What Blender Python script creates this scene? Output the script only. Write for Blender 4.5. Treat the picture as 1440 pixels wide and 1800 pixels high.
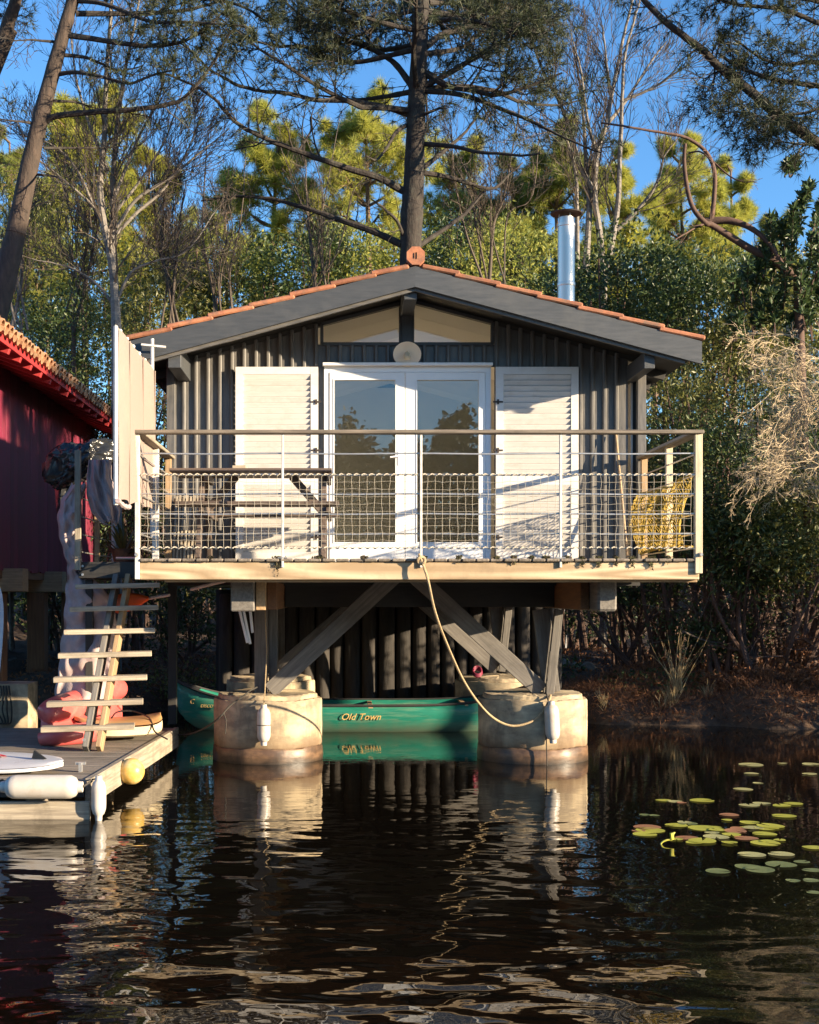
import bpy, bmesh, math, random
import numpy as np
from mathutils import Vector, Matrix
for o in list(bpy.data.objects): bpy.data.objects.remove(o)
scene = bpy.context.scene
COL = scene.collection
rng = np.random.default_rng(7)
random.seed(7)

# ---------------------------------------------------------------- camera, sky, sun, exposure
F, H = 2300.0, 1.67                    # focal length in photo pixels, eye height above the water (m)
cam = bpy.data.objects.new('camera', bpy.data.cameras.new('camera'))
COL.objects.link(cam)
cam.location = (0, 0, H); cam.rotation_euler = (math.pi/2, 0, 0)
cam.data.sensor_fit = 'HORIZONTAL'; cam.data.sensor_width = 36
cam.data.lens = 36*F/1440
cam.data.shift_x = 120/1440; cam.data.shift_y = 145/1440
cam.data.clip_start = .05; cam.data.clip_end = 2000
scene.camera = cam
SUN_AZ, SUN_EL = math.radians(63), math.radians(11.8)   # azimuth measured from -Y towards +X
sdir = Vector((math.sin(SUN_AZ)*math.cos(SUN_EL), -math.cos(SUN_AZ)*math.cos(SUN_EL), math.sin(SUN_EL)))
world = bpy.data.worlds.new('World'); scene.world = world; world.use_nodes = True
wn = world.node_tree
sky = wn.nodes.new('ShaderNodeTexSky'); sky.sky_type = 'NISHITA'; sky.sun_disc = False
sky.sun_elevation = SUN_EL; sky.sun_rotation = math.atan2(sdir.x, sdir.y)
sky.ozone_density = 4.5; sky.dust_density = .3; sky.air_density = 1.0
bg = wn.nodes['Background']; bg.inputs['Strength'].default_value = .108
hsv = wn.nodes.new('ShaderNodeHueSaturation'); hsv.inputs['Saturation'].default_value = 1.06
wn.links.new(sky.outputs[0], hsv.inputs['Color']); wn.links.new(hsv.outputs[0], bg.inputs['Color'])
sun = bpy.data.objects.new('sun', bpy.data.lights.new('sun', 'SUN')); COL.objects.link(sun)
sun.data.energy = 5.0; sun.data.angle = math.radians(.53); sun.data.color = (1, .80, .55)
sun.rotation_euler = sdir.to_track_quat('Z', 'Y').to_euler(); sun.location = sdir*60
scene.view_settings.view_transform = 'Standard'; scene.view_settings.look = 'None'
scene.view_settings.gamma = 1; scene.view_settings.use_curve_mapping = False
scene.view_settings.exposure = 1.62

# ---------------------------------------------------------------- helpers
W = {}
def P(px, py, Y): return Vector(((px-600)*Y/F, Y, H+(1045-py)*Y/F))
def base_of(parent): return W.get(parent.name, Vector((0, 0, 0))) if parent else Vector((0, 0, 0))
def tag(o, label=None, cat=None, group=None, kind=None):
    if label: o['label'] = label
    if cat: o['category'] = cat
    if group: o['group'] = group
    if kind: o['kind'] = kind
    return o
def thing(name, loc, label, cat, group=None):
    o = bpy.data.objects.new(name, None); COL.objects.link(o); o.location = loc
    o.empty_display_size = .2
    W[o.name] = Vector(loc)
    return tag(o, label, cat, group)
def link(name, me, mat, parent, wloc=(0, 0, 0), rot=None):
    o = bpy.data.objects.new(name, me); COL.objects.link(o)
    if mat and not me.materials: me.materials.append(mat)
    m = Matrix.Translation(Vector(wloc) - base_of(parent))
    if rot is not None: m = m @ rot.to_4x4()
    o.parent = parent
    o.matrix_local = m
    if parent: W[o.name] = base_of(parent) if rot is None and Vector(wloc).length == 0 else Vector(wloc)
    else: W[o.name] = Vector(wloc)
    return o
def np_mesh(name, V, quads=None, tris=None, smooth=False):
    V = np.asarray(V, np.float32); me = bpy.data.meshes.new(name)
    idx, tot = [], []
    if quads is not None and len(quads): q = np.asarray(quads, np.int32); idx.append(q.ravel()); tot.append(np.full(len(q), 4, np.int32))
    if tris is not None and len(tris): t = np.asarray(tris, np.int32); idx.append(t.ravel()); tot.append(np.full(len(t), 3, np.int32))
    idx = np.concatenate(idx); tot = np.concatenate(tot)
    me.vertices.add(len(V)); me.vertices.foreach_set('co', V.ravel())
    me.loops.add(len(idx)); me.loops.foreach_set('vertex_index', idx)
    me.polygons.add(len(tot))
    st = np.concatenate([[0], np.cumsum(tot)[:-1]]).astype(np.int32)
    me.polygons.foreach_set('loop_start', st); me.polygons.foreach_set('loop_total', tot)
    me.polygons.foreach_set('use_smooth', np.full(len(tot), bool(smooth)))
    me.update(calc_edges=True); me.validate()
    if smooth and len(V) < 60000: me.set_sharp_from_angle(angle=math.radians(42))
    return me
class MB:
    """collects tubes, boxes and sheets (world coordinates) into ONE mesh"""
    def __init__(s): s.V, s.Q, s.T, s.n = [], [], [], 0
    def add(s, V, Q=None, T=None):
        V = np.asarray(V, float).reshape(-1, 3)
        if Q is not None and len(Q): s.Q.append(np.asarray(Q)+s.n)
        if T is not None and len(T): s.T.append(np.asarray(T)+s.n)
        s.V.append(V); s.n += len(V)
    def tube(s, pts, rad, k=6, cap=True):
        p = np.asarray([tuple(q) for q in pts], float); N = len(p)
        r = np.broadcast_to(np.asarray(rad, float), (N,))
        t = np.gradient(p, axis=0); t /= np.linalg.norm(t, axis=1)[:, None]+1e-9
        a = t.mean(0); ref = np.eye(3)[np.argmin(np.abs(p[-1]-p[0] + a*1e-3))]
        n1 = np.cross(t, ref); n1 /= np.linalg.norm(n1, axis=1)[:, None]+1e-9
        n2 = np.cross(t, n1)
        ang = np.arange(k)*2*math.pi/k
        V = p[:, None, :] + r[:, None, None]*(np.cos(ang)[None, :, None]*n1[:, None, :]+np.sin(ang)[None, :, None]*n2[:, None, :])
        i = np.arange(N-1)[:, None]*k; j = np.arange(k)[None, :]; j2 = (j+1) % k
        Q = np.stack([i+j, i+j2, i+k+j2, i+k+j], -1).reshape(-1, 4)
        V = V.reshape(-1, 3); T = None
        if cap and k > 3:
            c0, c1 = len(V), len(V)+1
            V = np.vstack([V, p[0], p[-1]]); e = (N-1)*k
            T = [(c0, (q+1) % k, q) for q in range(k)] + [(c1, e+q, e+(q+1) % k) for q in range(k)]
        s.add(V, Q, T)
    def box(s, x0, x1, y0, y1, z0, z1):
        V = [(x, y, z) for x in (x0, x1) for y in (y0, y1) for z in (z0, z1)]
        s.add(V, [(0, 1, 3, 2), (4, 6, 7, 5), (0, 4, 5, 1), (2, 3, 7, 6), (0, 2, 6, 4), (1, 5, 7, 3)])
    def sheet(s, G):
        G = np.asarray(G, float); a, b = G.shape[:2]
        i = np.arange(a-1)[:, None]*b; j = np.arange(b-1)[None, :]
        s.add(G.reshape(-1, 3), np.stack([i+j, i+j+1, i+b+j+1, i+b+j], -1).reshape(-1, 4))
    def lathe(s, prof, c, k=40, axis=None):
        """prof: (radius, height) from bottom to top about a vertical axis at c, or along 'axis'"""
        R = Vector((0, 0, 1)).rotation_difference(Vector(axis)).to_matrix() if axis is not None else Matrix.Identity(3)
        V = []
        for r, h in prof:
            for q in range(k):
                a = 2*math.pi*q/k
                V.append(tuple(Vector(c)+R @ Vector((r*math.cos(a), r*math.sin(a), h))))
        Q = [(i*k+q, i*k+(q+1) % k, (i+1)*k+(q+1) % k, (i+1)*k+q) for i in range(len(prof)-1) for q in range(k)]
        n = len(V); V.append(tuple(Vector(c)+R @ Vector((0, 0, prof[0][1])))); V.append(tuple(Vector(c)+R @ Vector((0, 0, prof[-1][1]))))
        T = [(n, (q+1) % k, q) for q in range(k)] + [(n+1, (len(prof)-1)*k+q, (len(prof)-1)*k+(q+1) % k) for q in range(k)]
        s.add(V, Q, T)
    def build(s, name, mat, parent=None, smooth=False, loc=None):
        """loc: origin for a top-level mesh (its base)"""
        V = np.vstack(s.V)
        b = base_of(parent) if parent else Vector(loc or (0, 0, 0))
        V = V-np.array(b)
        me = np_mesh(name, V, np.vstack(s.Q) if s.Q else None, np.vstack(s.T) if s.T else None, smooth)
        o = bpy.data.objects.new(name, me); COL.objects.link(o)
        if mat: me.materials.append(mat)
        if parent: o.parent = parent
        else: o.location = b
        W[o.name] = Vector(b)
        return o
BOXC = {}
def box_me(l, w, h, bev, mat, key=''):
    k = (round(l, 3), round(w, 3), round(h, 3), round(bev, 4), mat.name, key)
    if k not in BOXC:
        bm = bmesh.new(); bmesh.ops.create_cube(bm, size=1)
        bmesh.ops.scale(bm, vec=(l, w, h), verts=bm.verts)
        if bev > 0: bmesh.ops.bevel(bm, geom=bm.edges[:], offset=bev, segments=1, affect='EDGES', profile=.5)
        me = bpy.data.meshes.new('plank'); bm.to_mesh(me); bm.free(); me.materials.append(mat); BOXC[k] = me
    return BOXC[k]
def beam(name, p0, p1, w, h, mat, parent, hint=(0, 0, 1), bev=.004):
    """a bar from p0 to p1; h is its size along hint, w across"""
    p0, p1 = Vector(p0), Vector(p1); x = (p1-p0); l = x.length; x.normalize()
    hv = Vector(hint)
    y = hv.cross(x)
    if y.length < 1e-4: y = Vector((0, 1, 0)).cross(x)
    y.normalize(); z = x.cross(y)
    R = Matrix((x, y, z)).transposed()
    return link(name, box_me(l, w, h, min(bev, w*.3, h*.3), mat), mat, parent, (p0+p1)/2, R)
def vbar(name, x, y, z0, z1, w, d, mat, parent, bev=.003):   # vertical: w in X, d in Y
    return beam(name, (x, y, z0), (x, y, z1), w, d, mat, parent, (0, 1, 0), bev)
def smooth_path(pts, n=4):
    p = np.asarray([tuple(q) for q in pts], float)
    if len(p) < 3: return np.linspace(p[0], p[-1], n+1)
    e = np.vstack([2*p[0]-p[1], p, 2*p[-1]-p[-2]]); out = []
    for i in range(1, len(e)-2):
        for t in np.arange(n)/n:
            a, b, c, d = e[i-1], e[i], e[i+1], e[i+2]
            out.append(.5*((2*b)+(-a+c)*t+(2*a-5*b+4*c-d)*t*t+(-a+3*b-3*c+d)*t**3))
    out.append(p[-1]); return np.array(out)

# ---------------------------------------------------------------- materials
def _n(nt, t, **kw):
    n = nt.nodes.new(t)
    for k, v in kw.items(): setattr(n, k, v)
    return n
def rgb(c): return (c[0], c[1], c[2], 1)
def M(name, c1, c2=None, rough=.7, scale=6, stretch=(1, 1, 1), bump=.25, bdist=.006, rnd=.12, metal=0, dirt=None, dscale=2.5, dstretch=None, damt=.5, grain=0, coord='Object', spec=.5, ramp=(.3, .7)):
    m = bpy.data.materials.new(name); m.use_nodes = True; nt = m.node_tree; L = nt.links.new
    b = nt.nodes['Principled BSDF']; c2 = c2 or tuple(v*.7 for v in c1)
    b.inputs['Metallic'].default_value = metal; b.inputs['Specular IOR Level'].default_value = spec
    tc = _n(nt, 'ShaderNodeTexCoord'); oi = _n(nt, 'ShaderNodeObjectInfo')
    mul = _n(nt, 'ShaderNodeMath', operation='MULTIPLY'); mul.inputs[1].default_value = 40; L(oi.outputs['Random'], mul.inputs[0])
    ad = _n(nt, 'ShaderNodeVectorMath', operation='ADD'); L(tc.outputs[coord], ad.inputs[0]); L(mul.outputs[0], ad.inputs[1])
    mp = _n(nt, 'ShaderNodeMapping'); mp.inputs['Scale'].default_value = stretch; L(ad.outputs[0], mp.inputs['Vector'])
    nz = _n(nt, 'ShaderNodeTexNoise'); nz.inputs['Scale'].default_value = scale; nz.inputs['Detail'].default_value = 7; nz.inputs['Roughness'].default_value = .62
    L(mp.outputs[0], nz.inputs['Vector'])
    fac = nz.outputs['Fac']
    if grain:
        n2 = _n(nt, 'ShaderNodeTexNoise'); n2.inputs['Scale'].default_value = scale*.35; n2.inputs['Detail'].default_value = 1.5; L(mp.outputs[0], n2.inputs['Vector'])
        k = _n(nt, 'ShaderNodeMath', operation='MULTIPLY'); k.inputs[1].default_value = grain; L(n2.outputs['Fac'], k.inputs[0])
        pp = _n(nt, 'ShaderNodeMath', operation='PINGPONG'); pp.inputs[1].default_value = .5; L(k.outputs[0], pp.inputs[0])
        mm = _n(nt, 'ShaderNodeMath', operation='MULTIPLY_ADD'); mm.inputs[1].default_value = .9; L(pp.outputs[0], mm.inputs[0])
        hf = _n(nt, 'ShaderNodeMath', operation='MULTIPLY'); hf.inputs[1].default_value = .5; L(nz.outputs['Fac'], hf.inputs[0]); L(hf.outputs[0], mm.inputs[2])
        fac = mm.outputs[0]
    rp = _n(nt, 'ShaderNodeValToRGB'); rp.color_ramp.elements[0].position = ramp[0]; rp.color_ramp.elements[1].position = ramp[1]
    rp.color_ramp.elements[0].color = rgb(c2); rp.color_ramp.elements[1].color = rgb(c1); L(fac, rp.inputs[0])
    hs = _n(nt, 'ShaderNodeHueSaturation'); mr = _n(nt, 'ShaderNodeMapRange')
    mr.inputs['To Min'].default_value = 1-rnd; mr.inputs['To Max'].default_value = 1+rnd
    L(oi.outputs['Random'], mr.inputs['Value']); L(mr.outputs[0], hs.inputs['Value']); L(rp.outputs[0], hs.inputs['Color'])
    out = hs.outputs[0]
    if dirt:
        n3 = _n(nt, 'ShaderNodeTexNoise'); n3.inputs['Scale'].default_value = dscale; n3.inputs['Detail'].default_value = 8; n3.inputs['Roughness'].default_value = .7
        if dstretch:
            m3 = _n(nt, 'ShaderNodeMapping'); m3.inputs['Scale'].default_value = dstretch; L(ad.outputs[0], m3.inputs['Vector']); L(m3.outputs[0], n3.inputs['Vector'])
        else: L(ad.outputs[0], n3.inputs['Vector'])
        r3 = _n(nt, 'ShaderNodeMapRange'); r3.inputs['From Min'].default_value = .5; r3.inputs['From Max'].default_value = .68; r3.inputs['To Max'].default_value = damt
        L(n3.outputs['Fac'], r3.inputs['Value'])
        mx = _n(nt, 'ShaderNodeMix', data_type='RGBA'); L(r3.outputs[0], mx.inputs['Factor']); L(out, mx.inputs['A']); mx.inputs['B'].default_value = rgb(dirt)
        out = mx.outputs['Result']
    L(out, b.inputs['Base Color'])
    rr = _n(nt, 'ShaderNodeMapRange'); rr.inputs['To Min'].default_value = max(0, rough-.12); rr.inputs['To Max'].default_value = min(1, rough+.12); L(fac, rr.inputs['Value']); L(rr.outputs[0], b.inputs['Roughness'])
    if bump:
        bp = _n(nt, 'ShaderNodeBump'); bp.inputs['Strength'].default_value = bump; bp.inputs['Distance'].default_value = bdist
        L(fac, bp.inputs['Height']); L(bp.outputs[0], b.inputs['Normal'])
    return m
def LEAF(name, cols, trans=.35, rough=.5, tcol=None):
    m = bpy.data.materials.new(name); m.use_nodes = True; nt = m.node_tree; L = nt.links.new
    b = nt.nodes['Principled BSDF']; out = nt.nodes['Material Output']
    g = _n(nt, 'ShaderNodeNewGeometry'); tc = _n(nt, 'ShaderNodeTexCoord')
    nz = _n(nt, 'ShaderNodeTexNoise'); nz.inputs['Scale'].default_value = .7; nz.inputs['Detail'].default_value = 2; L(tc.outputs['Object'], nz.inputs['Vector'])
    a = _n(nt, 'ShaderNodeMath', operation='ADD'); L(g.outputs['Random Per Island'], a.inputs[0]); L(nz.outputs['Fac'], a.inputs[1])
    h = _n(nt, 'ShaderNodeMath', operation='MULTIPLY_ADD'); h.inputs[1].default_value = .7; h.inputs[2].default_value = -.2; L(a.outputs[0], h.inputs[0])
    rp = _n(nt, 'ShaderNodeValToRGB'); e = rp.color_ramp.elements
    e[0].color = rgb(cols[0]); e[1].color = rgb(cols[-1]); e[0].position = .1; e[1].position = .9
    for i, c in enumerate(cols[1:-1]): q = e.new(.1+.8*(i+1)/(len(cols)-1)); q.color = rgb(c)
    L(h.outputs[0], rp.inputs[0]); L(rp.outputs[0], b.inputs['Base Color']); b.inputs['Roughness'].default_value = rough
    if trans:
        t = _n(nt, 'ShaderNodeBsdfTranslucent'); mx = _n(nt, 'ShaderNodeMixShader'); mx.inputs[0].default_value = trans
        L(rp.outputs[0], t.inputs['Color']); L(b.outputs[0], mx.inputs[1]); L(t.outputs[0], mx.inputs[2]); L(mx.outputs[0], out.inputs['Surface'])
    return m
def GLASS(name, tint, ior=1.6, add=.03):
    m = bpy.data.materials.new(name); m.use_nodes = True; nt = m.node_tree; L = nt.links.new
    nt.nodes.remove(nt.nodes['Principled BSDF']); out = nt.nodes['Material Output']
    fr = _n(nt, 'ShaderNodeFresnel'); fr.inputs[0].default_value = ior
    a = _n(nt, 'ShaderNodeMath', operation='ADD'); a.inputs[1].default_value = add; L(fr.outputs[0], a.inputs[0])
    t = _n(nt, 'ShaderNodeBsdfTransparent'); t.inputs[0].default_value = rgb(tint)
    g = _n(nt, 'ShaderNodeBsdfGlossy'); g.inputs['Roughness'].default_value = .0
    tc = _n(nt, 'ShaderNodeTexCoord'); nz = _n(nt, 'ShaderNodeTexNoise'); nz.inputs['Scale'].default_value = 1.1; L(tc.outputs['Object'], nz.inputs['Vector'])
    bp = _n(nt, 'ShaderNodeBump'); bp.inputs['Strength'].default_value = .3; bp.inputs['Distance'].default_value = .004; L(nz.outputs['Fac'], bp.inputs['Height']); L(bp.outputs[0], g.inputs['Normal'])
    mx = _n(nt, 'ShaderNodeMixShader'); L(a.outputs[0], mx.inputs[0]); L(t.outputs[0], mx.inputs[1]); L(g.outputs[0], mx.inputs[2]); L(mx.outputs[0], out.inputs['Surface'])
    return m
m_board = M('grey_black_paint', (.145, .137, .128), (.088, .086, .082), .42, 5, (1, 8, 8), .3, .004, .14, dirt=(.13, .125, .11), dscale=3, damt=.35, ramp=(.36, .64))
m_fascia = M('anthracite_paint', (.06, .065, .072), (.045, .05, .055), .5, 5, (1, 8, 8), .25, .004, .08, dirt=(.10, .10, .095), dscale=2, damt=.4, ramp=(.36, .64))
m_dark = M('black_stained_wood', (.035, .033, .03), (.02, .02, .019), .65, 5, (1, 8, 8), .3, .004)
m_white = M('white_paint', (.69, .665, .63), (.63, .60, .565), .45, 5, (1, 6, 6), .1, .002, .03, dirt=(.46, .41, .34), dscale=5, damt=.4)
m_pvc = M('white_frame', (.80, .80, .79), (.76, .76, .75), .35, 4, bump=.03, rnd=.02)
m_tile = M('terracotta', (.42, .17, .085), (.26, .10, .055), .85, 9, bump=.5, bdist=.008, rnd=.3, dirt=(.12, .10, .075), dscale=7, damt=.75, ramp=(.38, .62))
m_otile = M('old_clay_tile', (.46, .24, .12), (.28, .14, .075), .9, 9, bump=.5, bdist=.008, rnd=.35, dirt=(.32, .27, .17), dscale=9, damt=.8, ramp=(.38, .62))
m_beam = M('new_pine_beam', (.58, .46, .30), (.33, .235, .135), .75, 3.4, (.16, 3.2, 3.2), .35, .004, .1, grain=12, dirt=(.16, .12, .075), dscale=5, damt=.35)
m_wood = M('pale_pine', (.44, .30, .165), (.29, .19, .10), .7, 5, (.6, 9, 9), .3, .004, .12, dirt=(.16, .13, .09), dscale=5, damt=.5, ramp=(.36, .64))
m_grey = M('weathered_grey_wood', (.27, .225, .175), (.12, .10, .08), .85, 5, (.5, 9, 9), .5, .006, .22, dirt=(.08, .07, .05), dscale=4, damt=.6, ramp=(.36, .64))
m_greypale = M('sun_bleached_wood', (.42, .36, .27), (.24, .20, .15), .85, 5, (.5, 10, 10), .5, .006, .2, dirt=(.15, .125, .09), dscale=5, damt=.6, ramp=(.36, .64))
m_greybeam = M('silver_grey_timber', (.19, .175, .155), (.11, .10, .09), .8, 5, (.5, 9, 9), .4, .005, .15, dirt=(.06, .055, .05), dscale=3, damt=.5, ramp=(.36, .64))
m_brown = M('brown_beam', (.22, .105, .045), (.12, .055, .025), .75, 5, (.5, 7, 7), .3, .005)
m_conc = M('concrete', (.52, .42, .27), (.25, .20, .14), .9, 3.4, (1, 1, 1.9), .5, .014, .05, dirt=(.11, .088, .062), dscale=2.6, dstretch=(1, 1, .3), damt=.85, ramp=(.38, .60))
m_cream = M('cream_weathered_post', (.62, .53, .38), (.46, .38, .26), .7, 6, (.5, 8, 8), .3, .004, .08, dirt=(.25, .2, .13), dscale=5, damt=.4, ramp=(.36, .64))
m_concd = M('wet_stained_concrete', (.20, .115, .06), (.085, .05, .03), .45, 4, (1, 1, 3), bump=.5, bdist=.012, rnd=.05, dirt=(.045, .03, .02), dscale=3.5, dstretch=(1, 1, .5), damt=.95, ramp=(.40, .62))
m_steel = M('galvanised_steel', (.62, .61, .58), (.5, .49, .47), .38, 14, bump=.08, metal=.75, rnd=.05)
m_steelw = M('pale_steel_post', (.66, .64, .60), (.52, .50, .46), .5, 12, bump=.1, rnd=.05, dirt=(.3, .22, .13), dscale=9, damt=.4)
m_chim = M('polished_steel_flue', (.72, .65, .57), (.62, .55, .48), .40, 3, (1, 1, .2), .05, .003, .02, metal=1)
m_rust = M('rusty_black_iron', (.05, .035, .028), (.03, .024, .02), .7, 9, bump=.3)
m_black = M('black_plastic', (.022, .022, .024), (.014, .014, .015), .3, 6, bump=.2, bdist=.01)
m_rope = M('pale_rope', (.42, .32, .19), (.28, .20, .11), .9, 60, bump=.8, bdist=.004, dirt=(.2, .15, .08), dscale=9, damt=.4)
m_drope = M('dark_rope', (.05, .045, .038), (.03, .027, .022), .9, 60, bump=.6, bdist=.004)
m_net = M('white_cord', (.46, .42, .34), (.36, .32, .25), .85, 40, bump=.4, bdist=.002)
m_ynet = M('ochre_fishing_net', (.48, .33, .06), (.34, .22, .035), .9, 30, bump=.4, bdist=.003)
m_fender = M('white_vinyl_fender', (.56, .525, .475), (.48, .44, .385), .4, 5, bump=.06, rnd=.04, dirt=(.36, .26, .16), dscale=5, damt=.55, ramp=(.38, .62))
m_buoy = M('yellow_buoy_vinyl', (.62, .40, .10), (.52, .32, .07), .4, 5, bump=.08, dirt=(.66, .55, .34), dscale=5, damt=.6)
m_canoe = M('green_canoe_hull', (.016, .20, .14), (.012, .14, .10), .42, 3, (1, 6, 6), .06, .003, .02, dirt=(.20, .25, .17), dscale=2.6, dstretch=(.5, 3, 7), damt=.6)
m_gold = M('gold_lettering', (.62, .42, .16), (.55, .36, .12), .5, 5, bump=0)
m_red = M('oxblood_red_paint', (.18, .016, .042), (.125, .012, .03), .6, 5, (1, 8, 8), .3, .004, .2, dirt=(.12, .025, .025), dscale=2, damt=.5, ramp=(.38, .62))
m_redb = M('bright_red_paint', (.42, .035, .035), (.32, .025, .028), .6, 5, (1, 8, 8), .3, .004, .08)
m_kayak = M('coral_red_vinyl', (.60, .12, .11), (.50, .085, .08), .38, 3, bump=.15, bdist=.01, rnd=.02, dirt=(.66, .30, .25), dscale=2.5, damt=.6)
m_sup = M('wood_look_board', (.55, .32, .14), (.42, .22, .09), .4, 5, (.4, 7, 7), .1, .002)
m_supe = M('cream_board_rail', (.66, .56, .38), (.56, .46, .3), .4, 5, bump=.1)
m_surf = M('white_board', (.60, .60, .60), (.54, .54, .55), .3, 4, bump=.03, dirt=(.5, .5, .5), dscale=3, damt=.2)
m_logo = M('red_print', (.6, .04, .05), (.55, .035, .045), .4, 4, bump=0)
m_orange = M('orange_plastic', (.80, .13, .015), (.70, .10, .012), .4, 4, bump=.05)
m_tarp = M('grey_canvas', (.43, .345, .34), (.31, .25, .25), .8, 14, bump=.5, bdist=.012, rnd=.05, dirt=(.2, .17, .15), dscale=2, damt=.4)
m_bag = M('black_polythene', (.03, .033, .036), (.02, .02, .022), .22, 5, bump=.6, bdist=.02, rnd=.1)
m_screen = M('beige_screen_cloth', (.28, .215, .185), (.245, .19, .16), .85, 45, bump=.2, bdist=.002, rnd=.02, dirt=(.36, .29, .22), dscale=2, damt=.3)
m_room = M('interior_plaster', (.90, .87, .82), (.87, .84, .79), .8, 4, bump=.05)
m_roomd = M('interior_floor', (.66, .58, .46), (.6, .52, .40), .5, 4, (.4, 6, 6), .1)
m_glass = GLASS('clear_glass', (.93, .95, .95), 1.6, .05)
m_glassd = GLASS('door_glass_tinted', (.34, .38, .40), 1.85, .08)
m_enamel = M('cream_enamel', (.78, .73, .62), (.72, .66, .55), .35, 5, bump=.05)
m_bulb = GLASS('bulb_glass', (.95, .9, .7), 1.5, .05)
m_rubber = M('black_rubber', (.03, .03, .03), (.02, .02, .02), .6, 6)
m_pine = M('dark_pine_bark', (.050, .040, .034), (.018, .015, .013), .95, 5, (3, 3, 1), .9, .03, .05, dirt=(.085, .09, .07), dscale=5, damt=.45)
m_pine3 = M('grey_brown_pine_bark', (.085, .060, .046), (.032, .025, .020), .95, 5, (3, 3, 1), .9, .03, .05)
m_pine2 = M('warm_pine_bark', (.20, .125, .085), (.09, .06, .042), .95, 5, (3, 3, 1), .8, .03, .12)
m_birch = M('pale_birch_bark', (.27, .245, .215), (.12, .108, .095), .9, 6, (2, 2, 4), .5, .01, .1, dirt=(.10, .085, .07), dscale=6, damt=.7)
m_twig = M('brown_twigs', (.12, .095, .075), (.075, .06, .048), .9, 6, bump=.3)
m_twigp = M('pale_dry_twigs', (.52, .42, .28), (.40, .31, .20), .9, 6, bump=.3)
m_arb = M('arbutus_bark', (.13, .075, .055), (.065, .04, .032), .85, 6, (2, 2, 2), .6, .015)
m_log = M('old_log', (.055, .048, .041), (.022, .019, .017), .95, 4, (4, 4, .7), .8, .02, .3)
m_stone = M('grey_stone', (.24, .22, .18), (.14, .13, .11), .9, 5, bump=.6, bdist=.02, rnd=.25)
m_clap = M('white_clapboard', (.66, .68, .70), (.6, .62, .64), .6, 4, bump=.1)
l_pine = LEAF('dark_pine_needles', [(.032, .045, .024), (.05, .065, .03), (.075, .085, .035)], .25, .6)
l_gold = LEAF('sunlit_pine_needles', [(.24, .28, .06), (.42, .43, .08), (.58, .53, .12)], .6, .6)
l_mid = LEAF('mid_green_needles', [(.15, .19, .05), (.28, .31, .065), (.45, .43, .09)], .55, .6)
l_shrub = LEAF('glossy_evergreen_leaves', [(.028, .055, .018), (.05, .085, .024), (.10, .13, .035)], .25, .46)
l_olive = LEAF('olive_leaves', [(.07, .085, .025), (.13, .14, .035), (.22, .20, .06)], .3, .42)
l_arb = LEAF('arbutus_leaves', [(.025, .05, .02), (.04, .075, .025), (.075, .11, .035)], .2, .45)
l_brack = LEAF('dead_bracken', [(.08, .038, .02), (.19, .08, .034), (.33, .145, .06)], .2, .8)
l_grass = LEAF('dry_grass', [(.22, .15, .07), (.36, .26, .12), (.5, .38, .2)], .3, .7)
l_lily = LEAF('lily_green', [(.50, .50, .07), (.64, .60, .10), (.70, .60, .14)], .15, .3)
l_lilyp = LEAF('lily_pale', [(.54, .52, .2), (.66, .60, .27), (.70, .60, .3)], .15, .25)
l_lilyr = LEAF('lily_red', [(.42, .15, .08), (.52, .28, .14), (.48, .22, .12)], .15, .3)
l_lilyd = LEAF('lily_dull', [(.16, .20, .08), (.24, .27, .11), (.20, .22, .10)], .1, .25)
m_table = M('brown_stained_table', (.13, .095, .075), (.07, .052, .042), .6, 5, (.5, 8, 8), .3, .004, .2)
def tide(m, z0, z1, col, amt, sc=5):
    """a ragged tide stain: the stain belongs to the surface, up to a wavering height above the water"""
    nt = m.node_tree; L = nt.links.new; b = nt.nodes['Principled BSDF']; src = b.inputs['Base Color'].links[0].from_socket
    g = _n(nt, 'ShaderNodeNewGeometry'); sp = _n(nt, 'ShaderNodeSeparateXYZ'); L(g.outputs['Position'], sp.inputs[0])
    mp = _n(nt, 'ShaderNodeMapping'); mp.inputs['Scale'].default_value = (1, 1, .35); L(g.outputs['Position'], mp.inputs['Vector'])
    nz = _n(nt, 'ShaderNodeTexNoise'); nz.inputs['Scale'].default_value = sc; nz.inputs['Detail'].default_value = 6; L(mp.outputs[0], nz.inputs['Vector'])
    ma = _n(nt, 'ShaderNodeMath', operation='MULTIPLY_ADD'); ma.inputs[1].default_value = -.55*(z1-z0)*2.4; L(nz.outputs['Fac'], ma.inputs[0]); L(sp.outputs['Z'], ma.inputs[2])
    mr = _n(nt, 'ShaderNodeMapRange'); mr.inputs['From Min'].default_value = z0-.28*(z1-z0)*2.4; mr.inputs['From Max'].default_value = z1-.28*(z1-z0)*2.4; mr.inputs['To Min'].default_value = amt; mr.inputs['To Max'].default_value = 0
    L(ma.outputs[0], mr.inputs['Value'])
    mx = _n(nt, 'ShaderNodeMix', data_type='RGBA'); L(mr.outputs[0], mx.inputs['Factor']); L(src, mx.inputs['A']); mx.inputs['B'].default_value = rgb(col); L(mx.outputs['Result'], b.inputs['Base Color'])
tide(m_conc, .14, .36, (.14, .085, .045), .85, 4.5)
tide(m_concd, .0, .09, (.02, .016, .011), .9, 6)
tide(m_canoe, .0, .15, (.13, .15, .10), .75, 6)
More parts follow.
